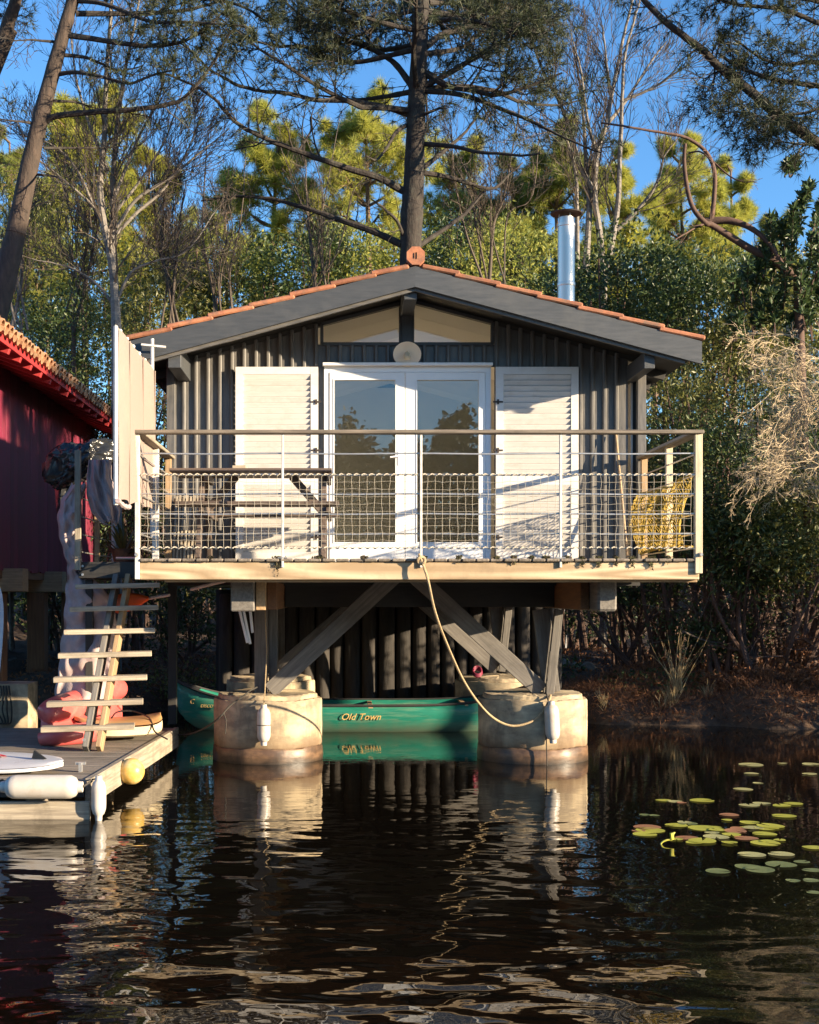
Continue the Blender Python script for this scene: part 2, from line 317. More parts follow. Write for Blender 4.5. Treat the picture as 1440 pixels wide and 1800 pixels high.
# ================================================================ HOUSE
WY = 13.35; XL, XR = -1.727, 3.05; XC = .705; DZ = 1.98
def zroof(x): return 4.80-.262*abs(x-XC)          # top of the roof deck
def zund(x): return zroof(x)-.105
house = thing('boathouse_cabin', (.66, 15.6, DZ), 'black timber cabin on stilts with white shutters, french doors and a terracotta tiled gable roof', 'cabin')
DX0, DX1, DTOP = -.174, 1.523, 3.995
WB = 4.222
def win_top(x): return zund(x)-.035
mb = MB()
for s in (-1, 1):   # rake boards that close the wall under the roof
    xe = XL if s < 0 else XR
    pts = []
    for x in (XC, xe):
        for y in (WY-.02, WY+.05):
            for z in (zund(x)-.05, zund(x)-.002): pts.append((x, y, z))
    mb.add(pts, [(0, 1, 3, 2), (4, 6, 7, 5), (0, 4, 5, 1), (2, 3, 7, 6), (0, 2, 6, 4), (1, 5, 7, 3)])
wall = mb.build('front_wall', m_dark, house)
pitch = .1225; n = int((XR-XL)/pitch)
for i in range(n):
    xa = XL+i*pitch; xm = xa+pitch/2; top = min(zund(xa), zund(xa+pitch))-.004
    segs = [(DZ, top)]
    if DX0 < xm < DX1: segs = [(DTOP, WB)] if (-.198 < xm < 1.541) else [(DTOP, top)]
    if -.198 < xm < 1.541 and not (DX0 < xm < DX1): segs = [(DZ, WB)]
    for a, b in segs: vbar('wall_board', xm, WY+.012+random.uniform(-.002, .002), a, b, pitch-.004, .024, m_board, wall, .002)
    xb = xa
    segs = [(DZ, min(zund(xb-.02), zund(xb+.02))-.006)]
    if DX0-.03 < xb < DX1+.03: segs = [(DTOP, WB)]
    elif -.22 < xb < 1.56: segs = [(DZ, WB)]
    if i > 0:
        for a, b in segs: vbar('batten', xb, WY-.017, a, b, .040, .036, m_board, wall, .0108)
vbar('corner_board', XL-.006, WY-.012, DZ, zund(XL)-.004, .085, .09, m_board, wall)
vbar('corner_board', XR+.006, WY-.012, DZ, zund(XR)-.004, .085, .09, m_board, wall)
# closing walls, floor and ceiling
mb = MB()
mb.box(XL+.02, XL+.06, WY+.06, 18.6, DZ-.1, 4.03)
for q in ((WY+.06, 13.6, DZ-.1, 4.03), (16.9, 18.6, DZ-.1, 4.03), (13.6, 16.9, DZ-.1, 2.55), (13.6, 16.9, 3.93, 4.03)): mb.box(XR-.06, XR-.02, *q)
mb.box(XL, XR, 18.6, 18.64, DZ-.1, 4.03)
mb.add([(XL, 18.62, 4.03), (XR, 18.62, 4.03), (XC, 18.62, 4.69)], T=[(0, 1, 2)])
mb.build('side_wall', m_dark, house)
mb = MB(); mb.box(XL+.06, XR-.06, WY+.07, 18.59, DZ-.02, DZ+.01); mb.build('room_floor', m_roomd, house)
mb = MB()
mb.box(XL+.061, XL+.08, WY+.07, 18.58, DZ+.011, 3.98); [mb.box(XR-.08, XR-.061, *q) for q in ((WY+.07, 13.6, DZ+.011, 3.98), (16.9, 18.58, DZ+.011, 3.98), (13.6, 16.9, DZ+.011, 2.55))]; mb.box(XL+.081, XR-.081, 18.55, 18.57, DZ+.011, 4.6)
mb.build('room_wall', m_room, house)
for s, xe in ((-1, XL), (1, XR)):
    for k in range(9):
        ya = WY+.10+k*.58
        p = [(XC, ya), (XC, ya+.575), (xe, ya+.575), (xe, ya)]
        mb = MB(); V = [(x, y, zund(x)-.03) for x, y in p]+[(x, y, zund(x)-.012) for x, y in p]
        mb.add(V, [(0, 1, 2, 3), (7, 6, 5, 4), (0, 4, 5, 1), (1, 5, 6, 2), (2, 6, 7, 3), (3, 7, 4, 0)])
        mb.build('ceiling_board', m_room, house)
mb = MB(); mb.box(XL-.0, XR+.0, WY, 18.6, DZ-.22, DZ-.021); mb.build('floor_frame', m_dark, house)
mb = MB()
for q in ((13.6, 13.65), (15.22, 15.28), (16.85, 16.9)): mb.box(XR-.07, XR-.005, q[0], q[1], 2.552, 3.928)
for q in ((2.552, 2.60), (3.88, 3.928)): mb.box(XR-.068, XR-.006, 13.651, 16.849, *q)
sw = mb.build('added_side_window', m_pvc, house)  # invented window, added so sun brightens the room behind the gable
mb = MB(); mb.add([(XR-.03, 13.63, 2.58), (XR-.03, 16.87, 2.58), (XR-.03, 16.87, 3.9), (XR-.03, 13.63, 3.9)], [(0, 1, 2, 3)]); mb.build('pane', m_glass, sw)
# roof
RY0, RY1 = 12.5, 19.0; EL, ER = -2.02, 3.435
for s, xe in ((-1, EL), (1, ER)):
    mb = MB(); p = [(XC, RY0+.04), (XC, RY1), (xe, RY1), (xe, RY0+.04)]
    V = [(x, y, zund(x)) for x, y in p]+[(x, y, zroof(x)-.01) for x, y in p]
    mb.add(V, [(0, 1, 2, 3), (7, 6, 5, 4), (0, 4, 5, 1), (1, 5, 6, 2), (2, 6, 7, 3), (3, 7, 4, 0)])
    rf = mb.build('roof', m_dark, house)
    # tile field behind the verge: rows of barrel tiles
    mb = MB(); ny = 220; ys = np.linspace(RY0+.2, RY1, ny)
    L = abs(xe-XC)
    for r in range(7):
        t0, t1 = r*L/7, (r+1)*L/7+.04
        G = []
        for t, dz in ((t0, .012), (t1, .045)):
            x = XC+s*t; G.append([(x, y, zroof(x)+dz+.02*abs(math.sin((y-RY0)*math.pi/.2))) for y in ys])
        mb.sheet(G)
    tag(mb.build('tile_field', m_tile, rf), kind='stuff')
    for r in range(7):      # verge tiles along the gable, lower end lapped over the next
        ta, tb = r*L/7-(.02 if r else -.06), (r+1)*L/7+.035
        if r == 6: tb = L+.03
        xa, xb = XC+s*ta, XC+s*tb
        j = random.uniform(-.004, .004)
        beam('verge_tile', (xa, RY0+.045, zroof(xa)+.012+j), (xb, RY0+.045, zroof(xb)+.038+j), .21, .046, m_tile, rf, (0, 0, 1), .012)
    # bargeboard
    zt = lambda x: zroof(x)-.004
    x0 = XC+s*.0; V = []
    for y in (RY0-.045, RY0-.003):
        V += [(x0, y, zt(x0)), (xe, y, zt(xe)), (xe, y, zt(xe)-.215), (x0, y, zt(x0)-.195)]
    mb = MB(); mb.add(V, [(0, 1, 2, 3), (7, 6, 5, 4), (0, 4, 5, 1), (1, 5, 6, 2), (2, 6, 7, 3), (3, 7, 4, 0)])
    mb.build('bargeboard', m_fascia, rf)
    V = []
    for y in (RY0, RY0+.04):      # inner lip under the bargeboard
        a = XC; b = xe-s*.15
        V += [(a, y, zt(a)-.12), (b, y, zt(b)-.12), (b, y, zt(b)-.245), (a, y, zt(a)-.225)]
    mb = MB(); mb.add(V, [(0, 1, 2, 3), (7, 6, 5, 4), (0, 4, 5, 1), (1, 5, 6, 2), (2, 6, 7, 3), (3, 7, 4, 0)])
    mb.build('bargeboard_lip', m_board, rf)
    for k in range(9):      # rafter tails under the eaves
        y = 13.0+k*.66; xi = XL-.01 if s < 0 else XR+.01; xo = xe-s*.06
        if k: beam('rafter', (xi, y, zund(xi)-.05), (xo, y, zund(xo)-.05), .06, .09, m_dark, rf)
cap = MB(); k = 8; ang = [math.pi/8+q*math.pi/4 for q in range(8)]
c = P(731, 450, RY0-.05)
for y in (RY0-.07, RY0+.03): cap.V.append(np.array([(c.x+.093*math.cos(a), y, c.z+.093*math.sin(a)) for a in ang]))
cap.V = [np.vstack(cap.V)]; cap.n = 16
cap.Q = [np.array([(q, (q+1) % 8, 8+(q+1) % 8, 8+q) for q in range(8)])]
cap.T = [np.array([(0, q+1, q) for q in range(1, 7)]+[(8, 8+q, 9+q) for q in range(1, 7)])]
cap.build('ridge_end_tile', m_tile, house)
mb = MB(); c = P(731, 449, RY0-.075); mb.tube([(c.x-.012, c.y, c.z-.025), (c.x-.012, c.y, c.z+.025), (c.x+.012, c.y, c.z+.03), (c.x+.012, c.y, c.z-.03)], .004, 4); mb.build('tile_stamp', m_brown, house)
for q in range(16):
    y = RY0+.05+q*.4
    mb = MB(); a = np.linspace(0, math.pi, 7)
    G = [[(XC+(.12+dz)*math.cos(t), yy, zroof(XC)-.01+(.09+dz)*math.sin(t)) for t in a] for yy, dz in ((y, .0), (y+.42, .015))]
    mb.sheet(G); mb.build('ridge_tile', m_tile, house)
# purlins
beam('ridge_beam', (.665, 12.55, 4.585), (.665, WY+.3, 4.585), .125, .17, m_fascia, house)
vbar('king_post', .665, WY-.022, WB-.12, 4.60, .105, .06, m_fascia, house)
beam('purlin', (-1.60, 12.55, 3.955), (-1.60, WY+.3, 3.955), .125, .22, m_fascia, house)
beam('purlin', (2.96, 12.56, 3.92), (2.96, WY+.3, 3.92), .10, .16, m_fascia, house)
# gable windows
for xa, xb in ((-.198, .605), (.727, 1.541)):
    z = lambda x: win_top(x)
    V = [(xa, WY-.01, WB), (xb, WY-.01, WB), (xb, WY-.01, z(xb)), (xa, WY-.01, z(xa))]
    fr = MB()
    def bar(p, q, w=.022):
        p, q = Vector(p), Vector(q); d = (q-p).normalized(); nn = Vector((-d.z, 0, d.x))*w
        c0 = [p-nn, q-nn, q+nn, p+nn]
        VV = [(v.x, y, v.z) for y in (WY-.035, WY+.04) for v in c0]
        fr.add(VV, [(0, 1, 2, 3), (7, 6, 5, 4), (0, 4, 5, 1), (1, 5, 6, 2), (2, 6, 7, 3), (3, 7, 4, 0)])
    for i in range(4): bar(V[i], V[(i+1) % 4], .016)
    w = fr.build('gable_window', m_fascia, house)
    mb = MB(); mb.add([(xa, WY+.002, WB), (xb, WY+.002, WB), (xb, WY+.002, z(xb)), (xa, WY+.002, z(xa))], [(0, 1, 2, 3)])
    mb.build('pane', m_glass, w)
# french door
mb = MB()
mb.box(DX0-.0, DX0+.055, WY-.03, WY+.06, DZ, DTOP-.06); mb.box(DX1-.055, DX1, WY-.03, WY+.06, DZ, DTOP-.06)
mb.box(DX0, DX1, WY-.03, WY+.06, DTOP-.06, DTOP); mb.box(DX0+.056, DX1-.056, WY-.025, WY+.06, DZ, DZ+.04)
door = mb.build('french_door', m_pvc, house)
beam('drip_rail', (DX0-.015, WY-.06, DTOP+.012), (DX1+.015, WY-.06, DTOP+.012), .075, .03, m_pvc, door)
xm = (712-600)/172.3
for xa, xb, ga, gb in ((DX0+.058, xm-.003, 586, 697), (xm+.003, DX1-.058, 731, 843)):
    ga, gb = (ga-600)/172.3, (gb-600)/172.3
    z0, z1, g0, g1 = DZ+.045, DTOP-.065, 2.19, 3.865
    mb = MB(); y0, y1 = WY-.04, WY+.03
    mb.box(xa, ga, y0, y1, z0, z1); mb.box(gb, xb, y0, y1, z0, z1); mb.box(ga+.0005, gb-.0005, y0, y1, z0, g0); mb.box(ga+.0005, gb-.0005, y0, y1, g1, z1)
    e = .012
    mb.box(ga+.0004, ga+e, y0-.006, y0+.03, g0, g1); mb.box(gb-e, gb-.0004, y0-.006, y0+.03, g0, g1); mb.box(ga+e, gb-e, y0-.006, y0+.03, g0+.0003, g0+e); mb.box(ga+e, gb-e, y0-.006, y0+.03, g1-e, g1-.0003)
    lf = mb.build('door_frame', m_pvc, door)
    mb = MB(); mb.add([(ga, WY-.012, g0), (gb, WY-.012, g0), (gb, WY-.012, g1), (ga, WY-.012, g1)], [(0, 1, 2, 3)])
    mb.build('glass_pane', m_glassd, door)
mb = MB(); hz = 1.67+(1045-803)/172.3; hx = (701-600)/172.3
mb.box(hx-.012, hx+.012, WY-.052, WY-.0405, hz-.09, hz+.05); mb.tube([(hx, WY-.05, hz), (hx, WY-.09, hz), (hx-.09, WY-.09, hz-.012)], .009, 6)
mb.build('door_handle', m_pvc, door)
# shutters
def shutter(xa, xb, hinge):
    za, zb = DZ+.02, 3.975; y0, y1 = WY-.105, WY-.065; w = .075
    mb = MB(); zm = 2.83
    mb.box(xa, xa+w, y0, y1, za, zb); mb.box(xb-w, xb, y0, y1, za, zb)
    for p, q in ((za, za+.10), (zm-.05, zm+.05), (zb-.075, zb)): mb.box(xa+w+.0003, xb-w-.0003, y0+.001, y1, p, q)
    s = mb.build('shutter', m_white, house)
    for p, q in ((za+.10, zm-.05), (zm+.05, zb-.075)):
        nsl = int(round((q-p)/.058)); st = (q-p)/nsl
        for i in range(nsl):
            z = p+(i+.5)*st
            beam('slat', (xa+w, (y0+y1)/2-.001, z), (xb-w, (y0+y1)/2-.001, z), .009, st*.99, m_white, s, (0, -.52, 1), .0015)
    xh = xb-.02 if hinge > 0 else xa+.02
    for z in (3.62, 3.13, 2.25):
        mb = MB(); mb.box(xh-.01, xh+.01, y0-.012, y0-.001, z-.025, z+.025); mb.box(xh-.05, xh+.05, y0-.007, y0-.0012, z-.008, z+.008); mb.build('hinge', m_rust, s)
    mb = MB()
    for z in (2.3, 3.7): mb.box((xa+xb)/2-.02, (xa+xb)/2+.02, y1+.001, WY-.002, z-.02, z+.02)
    mb.build('hook', m_rust, s)
shutter((417-600)/171, (560-600)/171, 1)
shutter((868-600)/171, (1011-600)/171, -1)
# lamp over the door
LX, LY, LZ = (716-600)/174, WY-.12, 1.67+(1045-621)/174
ax = Vector((-.05, -.80, -.6)).normalized()
mb = MB(); mb.tube([(LX, WY-.01, LZ+.03), (LX, WY-.06, LZ+.05), (LX, LY+.03, LZ+.02)], .012, 6); lampm = mb.build('wall_lamp', m_rust, house)
mb = MB(); mb.lathe([(.03, -.03), (.06, -.02), (.138, .012), (.142, .02), (.134, .018), (.055, -.008), (.0, -.012)], (LX, LY, LZ), 32, ax); mb.build('lamp_shade', m_enamel, lampm, True)
mb = MB(); mb.lathe([(.02, -.01), (.028, .01), (.036, .045), (.034, .08), (.022, .10), (.0, .105)], (LX, LY, LZ), 16, ax); mb.build('bulb', m_supe, lampm, True)
# flue
CX, CY = 2.58, 15.0
mb = MB(); mb.lathe([(.098, 4.15), (.098, 5.88), (.103, 5.885), (.103, 5.915), (.09, 5.92), (.085, 5.99)], (CX, CY, 0), 32); ch = mb.build('chimney', m_chim, house, True)
mb = MB(); mb.lathe([(.178, 0), (.182, .012), (.06, .045), (.0, .06)], (CX, CY, 6.03), 32); mb.build('chimney_cowl', m_rust, ch, True)
for q in range(3):
    a = q*2.1+.9; mb = MB(); mb.tube([(CX+.08*math.cos(a), CY+.08*math.sin(a), 5.97), (CX+.08*math.cos(a), CY+.08*math.sin(a), 6.04)], .008, 5); mb.build('cowl_strut', m_chim, ch)
mb = MB(); mb.lathe([(.102, 0), (.104, .01), (.104, .03), (.102, .04)], (CX, CY, 5.2), 32); mb.build('flue_band', m_chim, ch, True)
# timbers under the cabin
beam('floor_beam', (-.878, 11.62, 1.665), (-.878, 18.5, 1.665), .21, .29, m_greybeam, house, bev=.01)
beam('floor_beam', (2.365, 11.62, 1.665), (2.365, 18.5, 1.665), .17, .29, m_greybeam, house, bev=.02)
beam('beam_packing', (-.722, 11.72, 1.665), (-.722, 18.4, 1.665), .085, .27, m_wood, house)
beam('beam_packing', (-.63, 11.9, 1.655), (-.63, 18.4, 1.655), .09, .25, m_brown, house)
beam('beam_packing', (2.235, 12.0, 1.66), (2.235, 18.4, 1.66), .08, .26, m_brown, house)
for y in (13.3, 17.2): beam('cross_beam', (-.58, y+.22, 1.66), (2.19, y+.22, 1.66), .16, .24, m_dark, house)
for Y, dx in ((13.3, 0), (17.2, -.1)):
    beam('stilt', (-.815+dx, Y, .67), (-.815+dx, Y, 1.52), .13, .1, m_greybeam, house, (0, 1, 0))
    beam('stilt', (-.695+dx, Y+.1, .67), (-.695+dx, Y+.1, 1.52), .09, .1, m_greybeam, house, (0, 1, 0))
    beam('stilt', (2.13, Y-.05, .68), (2.02, Y-.05, 1.52), .17, .06, m_greybeam, house, (0, 1, 0))
    beam('stilt', (2.09, Y-.16, .665), (2.185, Y-.16, 1.52), .085, .07, m_greybeam, house, (0, 1, 0))
    beam('brace', (-.72+dx, Y-.13, .70), (.58, Y-.06, 1.9), .07, .165, m_greybeam, house, (0, 0, 1))
    beam('brace', (2.02, Y-.09, .70), (.70, Y-.06, 1.9), .075, .165, m_greybeam, house, (0, 0, 1))
# ================================================================ BALCONY
FY = 11.2; DXL, DXR = -1.725, 3.065
deck = thing('balcony', (.66, FY+1, 1.8), 'wooden balcony with wire railing along the front of the cabin', 'balcony')
nb = 40; pt = (DXR-DXL)/nb
for i in range(nb):
    x = DXL+(i+.5)*pt; e = random.uniform(-.012, .008)
    beam('deck_board', (x, FY-.03+e, 1.964), (x, WY-.05, 1.964), pt-.008, .026, m_grey, deck, bev=.008)
beam('front_beam', (DXL, FY+.03, 1.873), (DXR, FY+.03, 1.873), .06, .152, m_beam, deck, bev=.006)
beam('ledger_strip', (DXL+.2, FY+.085, 1.80), (DXR-.0, FY+.085, 1.80), .045, .05, m_wood, deck)
for y in (11.7, 12.25, 12.8): beam('joist', (DXL+.03, y, 1.87), (DXR-.03, y, 1.87), .06, .15, m_brown, deck)
beam('side_beam', (DXL+.025, FY+.065, 1.873), (DXL+.025, WY-.05, 1.873), .05, .15, m_wood, deck); beam('side_beam', (DXR-.025, FY+.065, 1.873), (DXR-.025, WY-.05, 1.873), .05, .15, m_wood, deck)
HZ = 3.075
beam('handrail', (DXL-.06, FY+.0, HZ-.016), (DXR+.03, FY+.0, HZ-.016), .11, .032, m_grey, deck, bev=.006)
vbar('corner_post', DXL-.02, FY, 1.80, HZ-.033, .04, .04, m_steelw, deck); vbar('corner_post', DXR-.01, FY, 1.85, HZ-.033, .062, .06, m_cream, deck)
for px in (497, 740, 985): vbar('rail_post', (px-600)/205.3, FY-.012, 1.90, HZ-.033, .02, .03, m_steelw, deck)
for px in (497, 740, 985): mb = MB(); mb.box((px-600)/205.3-.04, (px-600)/205.3+.04, FY-.03, FY+.03, 1.979, 1.988); mb.build('post_foot', m_steel, deck)
cz = [1.67+(1045-p)/205.3 for p in (797, 834, 868, 903, 938)]
for i, z in enumerate(cz):
    sag = lambda t: -.006*math.sin(t*math.pi*4)**2
    mb = MB(); mb.tube([(DXL-.02+(DXR-DXL)*t, FY-.004, z+sag(t)) for t in np.linspace(0, 1, 33)], .0075, 6); mb.build('rail_cable', m_steel, deck, True)
for x, posts in ((DXL-.02, (12.3, 13.2)), (DXR-.01, (12.2, 13.2))):
    left = x < 0
    for y in posts: vbar('rail_post', x, y, 1.85, HZ-.033, .06, .05, (m_cream if not left and y < 13 else m_wood) if (y > 13 or not left) else m_steelw, deck)
    beam('handrail', (x, FY+.06, HZ-.016), (x, 13.28, HZ-.016), .12, .032, m_greypale, deck, bev=.006)
    for z in cz+[2.07]:
        mb = MB(); mb.tube([(x, y, z) for y in np.linspace(FY, 13.2, 8)], .007, 5); mb.build('rail_cable', m_steel, deck, True)
for px in (240, 1232): mb = MB(); c = P(px, 975, FY-.03); mb.lathe([(.018, -.03), (.02, 0), (.012, .03)], c, 10, (0, -1, 0)); mb.build('rail_bolt', m_steel, deck, True)
# moss and leaves caught on the beam edge
V = []; 
mb = MB()
for px, wpx, d in ((488, 14, 38), (742, 10, 10), (806, 7, 10), (874, 6, 8), (903, 7, 14), (935, 6, 9), (960, 8, 6), (995, 14, 14), (1024, 7, 20), (1053, 7, 20), (1083, 7, 18), (1112, 8, 20), (1145, 9, 24), (1175, 6, 12), (560, 12, 6), (640, 9, 6), (370, 8, 8)):
    for q in range(260):
        a = random.random(); x = px+random.gauss(0, wpx*.40*(1-a*.75)); y = 979+d*a*random.random()
        c = P(x, y, FY-.012-random.random()*.012); s = random.uniform(.007, .021)
        r = [Vector((random.uniform(-1, 1), random.uniform(-.5, .5), random.uniform(-1, 1)))*s for _ in range(3)]
        mb.add([tuple(c+v) for v in r], T=[(0, 1, 2)])
tag(mb.build('moss', LEAF('moss', [(.022, .016, .010), (.045, .032, .016), (.06, .065, .02)], 0, .9), deck), kind='stuff')
# ---------------------------------------------------------------- net on the railing
mb = MB(); zt, zb = cz[1]-.003, 1.67+(1045-963)/205.3; xs = np.arange(DXL+.01, DXR-.03, .0645); rows = np.linspace(zb, zt, 11)
wob = rng.normal(0, .0035, (len(xs), len(rows), 2))
for i, x in enumerate(xs): mb.tube([(x+wob[i, j, 0], FY-.015, z+wob[i, j, 1]) for j, z in enumerate(rows)], .0015, 4, False)
for j in range(len(rows)):
    if j in (0, len(rows)-1): continue
    mb.tube([(x+wob[i, j, 0], FY-.015, rows[j]+wob[i, j, 1]) for i, x in enumerate(xs)], .0015, 4, False)
for z in (zb, zt):
    xx = np.linspace(DXL, DXR-.02, 300)
    mb.tube([(x, FY-.017+.008*math.sin(x*97), z+.008*math.cos(x*97)) for x in xx], .0045+.0025*np.abs(np.sin(xx*48.5)), 5, False)
o = mb.build('safety_net', m_net, None, loc=(.66, FY-.015, zb)); tag(o, 'white cord safety net laced to the front balcony railing', 'net')
# ochre net heaped on the right side rail
mb = MB(); A, B = P(1128, 868, 12.9), P(1222, 832, 11.55); C, D = P(1128, 972, 12.95), P(1212, 958, 11.6)
def ynp(u, v):
    p = (A*(1-u)+B*u)*(1-v)+(C*(1-u)+D*u)*v
    return (p.x-.035-.05*math.sin(v*3.1)-.03*math.sin(u*17+v*4)+.012*math.sin(u*53+v*19), p.y, p.z-.045*math.sin(u*math.pi)*(1-v)+.012*math.sin(u*40))
for u in np.linspace(0, 1, 74): mb.tube([ynp(u+.012*math.sin(v*23+u*60), v) for v in np.linspace(0, 1, 14)], .0042, 4, False)
for v in np.linspace(0, 1, 15): mb.tube([ynp(u, v+.012*math.sin(u*31+v*50)) for u in np.linspace(0, 1, 22)], .0042, 4, False)
mb.tube([ynp(u, 0) for u in np.linspace(0, 1, 14)], .009, 5)
mb.tube([P(1126, 974, 12.9), P(1150, 966, 12.6), P(1180, 960, 12.2), P(1217, 961, 11.6)], .012, 5)
tag(mb.build('fishing_net', m_ynet, None, loc=(2.95, 12.2, 2)), 'ochre fishing net hung inside the right side of the balcony railing', 'net')
# ---------------------------------------------------------------- things on the balcony
t = thing('picnic_table', (-.85, 12.2, DZ), 'dark picnic table with attached benches at the left end of the balcony', 'table')
for k in range(5): y = 11.92+k*.145; beam('top_plank', (-1.56, y, 2.80), (-.085, y, 2.80), .135, .032, m_table, t)
for y in (11.52, 11.65): beam('bench_plank', (-1.46, y, 2.47), (-.02, y, 2.47), .12, .035, m_table, t)
for y in (12.83, 12.95): beam('bench_plank', (-1.46, y, 2.45), (-.02, y, 2.45), .12, .035, m_table, t)
for x in (-1.28, -.16):
    beam('leg', (x, 11.68, DZ), (x, 12.1, 2.78), .045, .09, m_table, t); beam('leg', (x, 12.8, DZ), (x, 12.38, 2.78), .045, .09, m_table, t)
    beam('bench_support', (x+.046, 11.5, 2.43), (x+.046, 12.95, 2.43), .04, .08, m_table, t); beam('top_support', (x+.046, 11.95, 2.745), (x+.046, 12.5, 2.745), .04, .07, m_table, t)
beam('diagonal_brace', (-.46, 12.2, 2.77), (-.18, 12.25, 2.45), .04, .07, m_table, t); beam('diagonal_brace', (-.98, 12.2, 2.77), (-1.26, 12.25, 2.45), .04, .07, m_table, t)
mb = MB(); c = P(421, 826, 12.1); mb.box(c.x-.06, c.x+.06, 12.05, 12.2, 2.8165, 2.86); tag(mb.build('small_box', m_greypale, None, loc=(c.x, 12.1, 2.8165)), 'small pale flat box lying on the picnic table', 'box')
t = thing('folding_chair', (-1.56, 13.1, DZ), 'folded slatted wooden chair leaning on the cabin wall left of the picnic table', 'chair')
for i in range(7): beam('back_slat', (-1.66+i*.036, 12.93, DZ+.03), (-1.66+i*.036, 13.2, 2.66+.01*(i % 2)), .02, .016, m_greypale, t, (0, 1, 0), .002)
for z, y in ((2.62, 13.205), (2.2, 13.05)): beam('chair_rail', (-1.69, y, z), (-1.41, y, z), .02, .04, m_wood, t)
p0, p1 = P(1104, 972, 12.9), P(1083, 763, 13.26)
t = thing('wooden_pole', (p0.x, p0.y, DZ), 'slim wooden pole leaning against the cabin wall beside the right shutter', 'pole')
mb = MB(); mb.tube([(p0.x, p0.y, DZ+.004), p1], [.014, .012], 8); mb.build('shaft', m_wood, t, True)
mb = MB(); mb.tube([(p0.x, p0.y, DZ+.002), (p0.x-.003, p0.y+.003, DZ+.05)], [.017, .017], 8); mb.build('tip', m_rubber, t, True)
# ---------------------------------------------------------------- wind screen on the left rail
SX = -1.79; Y0s, Y1s = 10.38, 12.38
scr = thing('wind_screen', (SX, 11.4, 1.9), 'tall beige cloth wind screen on white poles at the left end of the balcony', 'screen')
def szt(y): return 3.785
for y, zb_, zt_ in ((Y0s, 2.38, 3.80), (Y1s, 2.2, 4.09)):
    mb = MB(); mb.tube([(SX, y, zb_), (SX, y, zt_)], .018, 8); mb.build('pole', m_steelw, scr, True)
mb = MB(); mb.tube([(SX, 10.92, 2.42), (SX, 10.92, 3.74)], .011, 8); mb.build('pole', m_greybeam, scr, True)
mb = MB(); mb.tube([(SX-.10, Y1s-.02, 4.03), (SX+.13, Y1s, 4.01)], .013, 6); mb.build('pole_arm', m_steelw, scr, True)
beam('cross_bar', (SX-.012, Y0s, 3.05), (SX-.012, 11.3, 3.05), .03, .035, m_greybeam, scr)
for i, (ya, yb) in enumerate(((Y0s, 10.92), (10.92, 11.66), (11.66, Y1s))):
    G = []
    for v in np.linspace(0, 1, 14):
        row = []
        for u in np.linspace(0, 1, 10):
            y = ya+(yb-ya)*u; z0 = 2.42+.05*math.sin(u*math.pi)*(1 if i % 2 else .4)+(.03 if i > 1 else 0); z1 = szt(y)-.02*math.sin(u*math.pi)
            row.append((SX+.022+.03*math.sin(u*math.pi)*(.6+.4*math.sin(v*3+i*2))+.004*math.sin(u*4+v*7), y+.004, z0+(z1-z0)*v))
        G.append(row)
    mb = MB(); mb.sheet(G); mb.build('cloth_panel', m_screen, scr, True)
    mb = MB(); mb.tube([(SX+.026, yb, 2.46), (SX+.028, yb, szt(yb))], .006, 5); mb.build('seam', m_screen, scr, True)
for y in np.linspace(Y0s+.2, Y1s-.15, 6):
    mb = MB(); mb.lathe([(.014, -.014), (.02, 0), (.014, .014)], (SX+.0, y, 3.80), 8); mb.build('toggle', m_pvc, scr, True)
mb = MB(); mb.tube([(SX+.0, y, 3.805-.012*math.sin((y-Y0s)*8)**2) for y in np.linspace(Y0s, Y1s, 30)], .007, 5); mb.build('top_cord', m_net, scr, True)
mb = MB(); mb.tube([(SX+.02, y, 2.41-.02*math.sin((y-Y0s)*5)) for y in np.linspace(Y0s-.03, 10.95, 12)], .02+.006*np.sin(np.arange(12)*2.1), 7); mb.build('rolled_hem', m_tarp, scr, True)
# ================================================================ LANDING, STAIR
LXA, LXB = -2.50, -1.80
land = thing('stair_landing', (-2.15, 13.4, 1.8), 'dark wooden stair landing with a cable rail at the left of the balcony', 'landing')
for i in range(8): y = 12.56+i*.235; beam('landing_board', (LXA, y, 1.965), (LXB, y, 1.965), .22, .03, m_dark, land)
beam('edge_beam', (LXA, 12.47, 1.9), (LXB, 12.47, 1.9), .05, .15, m_dark, land)
for x in (LXA+.03, LXB-.03): beam('side_beam', (x, 12.5, 1.88), (x, 14.4, 1.88), .05, .13, m_dark, land)
for x, y in ((LXA+.02, 14.35), (LXB-.05, 14.35)): vbar('support_post', x, y, .25, 1.81, .09, .09, m_dark, land)
vbar('support_post', -2.42, 12.58, .29, 1.81, .07, .07, m_dark, land)
vbar('rail_post', LXA, 12.42, 1.9, 3.04, .055, .045, m_greypale, land); vbar('rail_post', LXA, 13.4, 1.98, 3.04, .05, .045, m_wood, land); vbar('rail_post', LXA, 14.38, 1.98, 2.6, .045, .045, m_steelw, land)
for z in (2.08, 2.25, 2.42, 2.6, 2.78): mb = MB(); mb.tube([(LXA, 12.42, z), (LXA, 13.4, z-.006), (LXA, 14.38, z)], .007, 5); mb.build('rail_cable', m_steel, land)
mb = MB(); mb.tube([P(205, 981, 12.4), P(243, 981, 12.2)], .012, 6); mb.build('tie_bar', m_steel, land)
for z in (1.86, 1.94): mb = MB(); mb.lathe([(.012, 0), (.012, .012)], (LXA+.04, 12.444, z), 8, (0, -1, 0)); mb.build('bolt', m_steel, land)
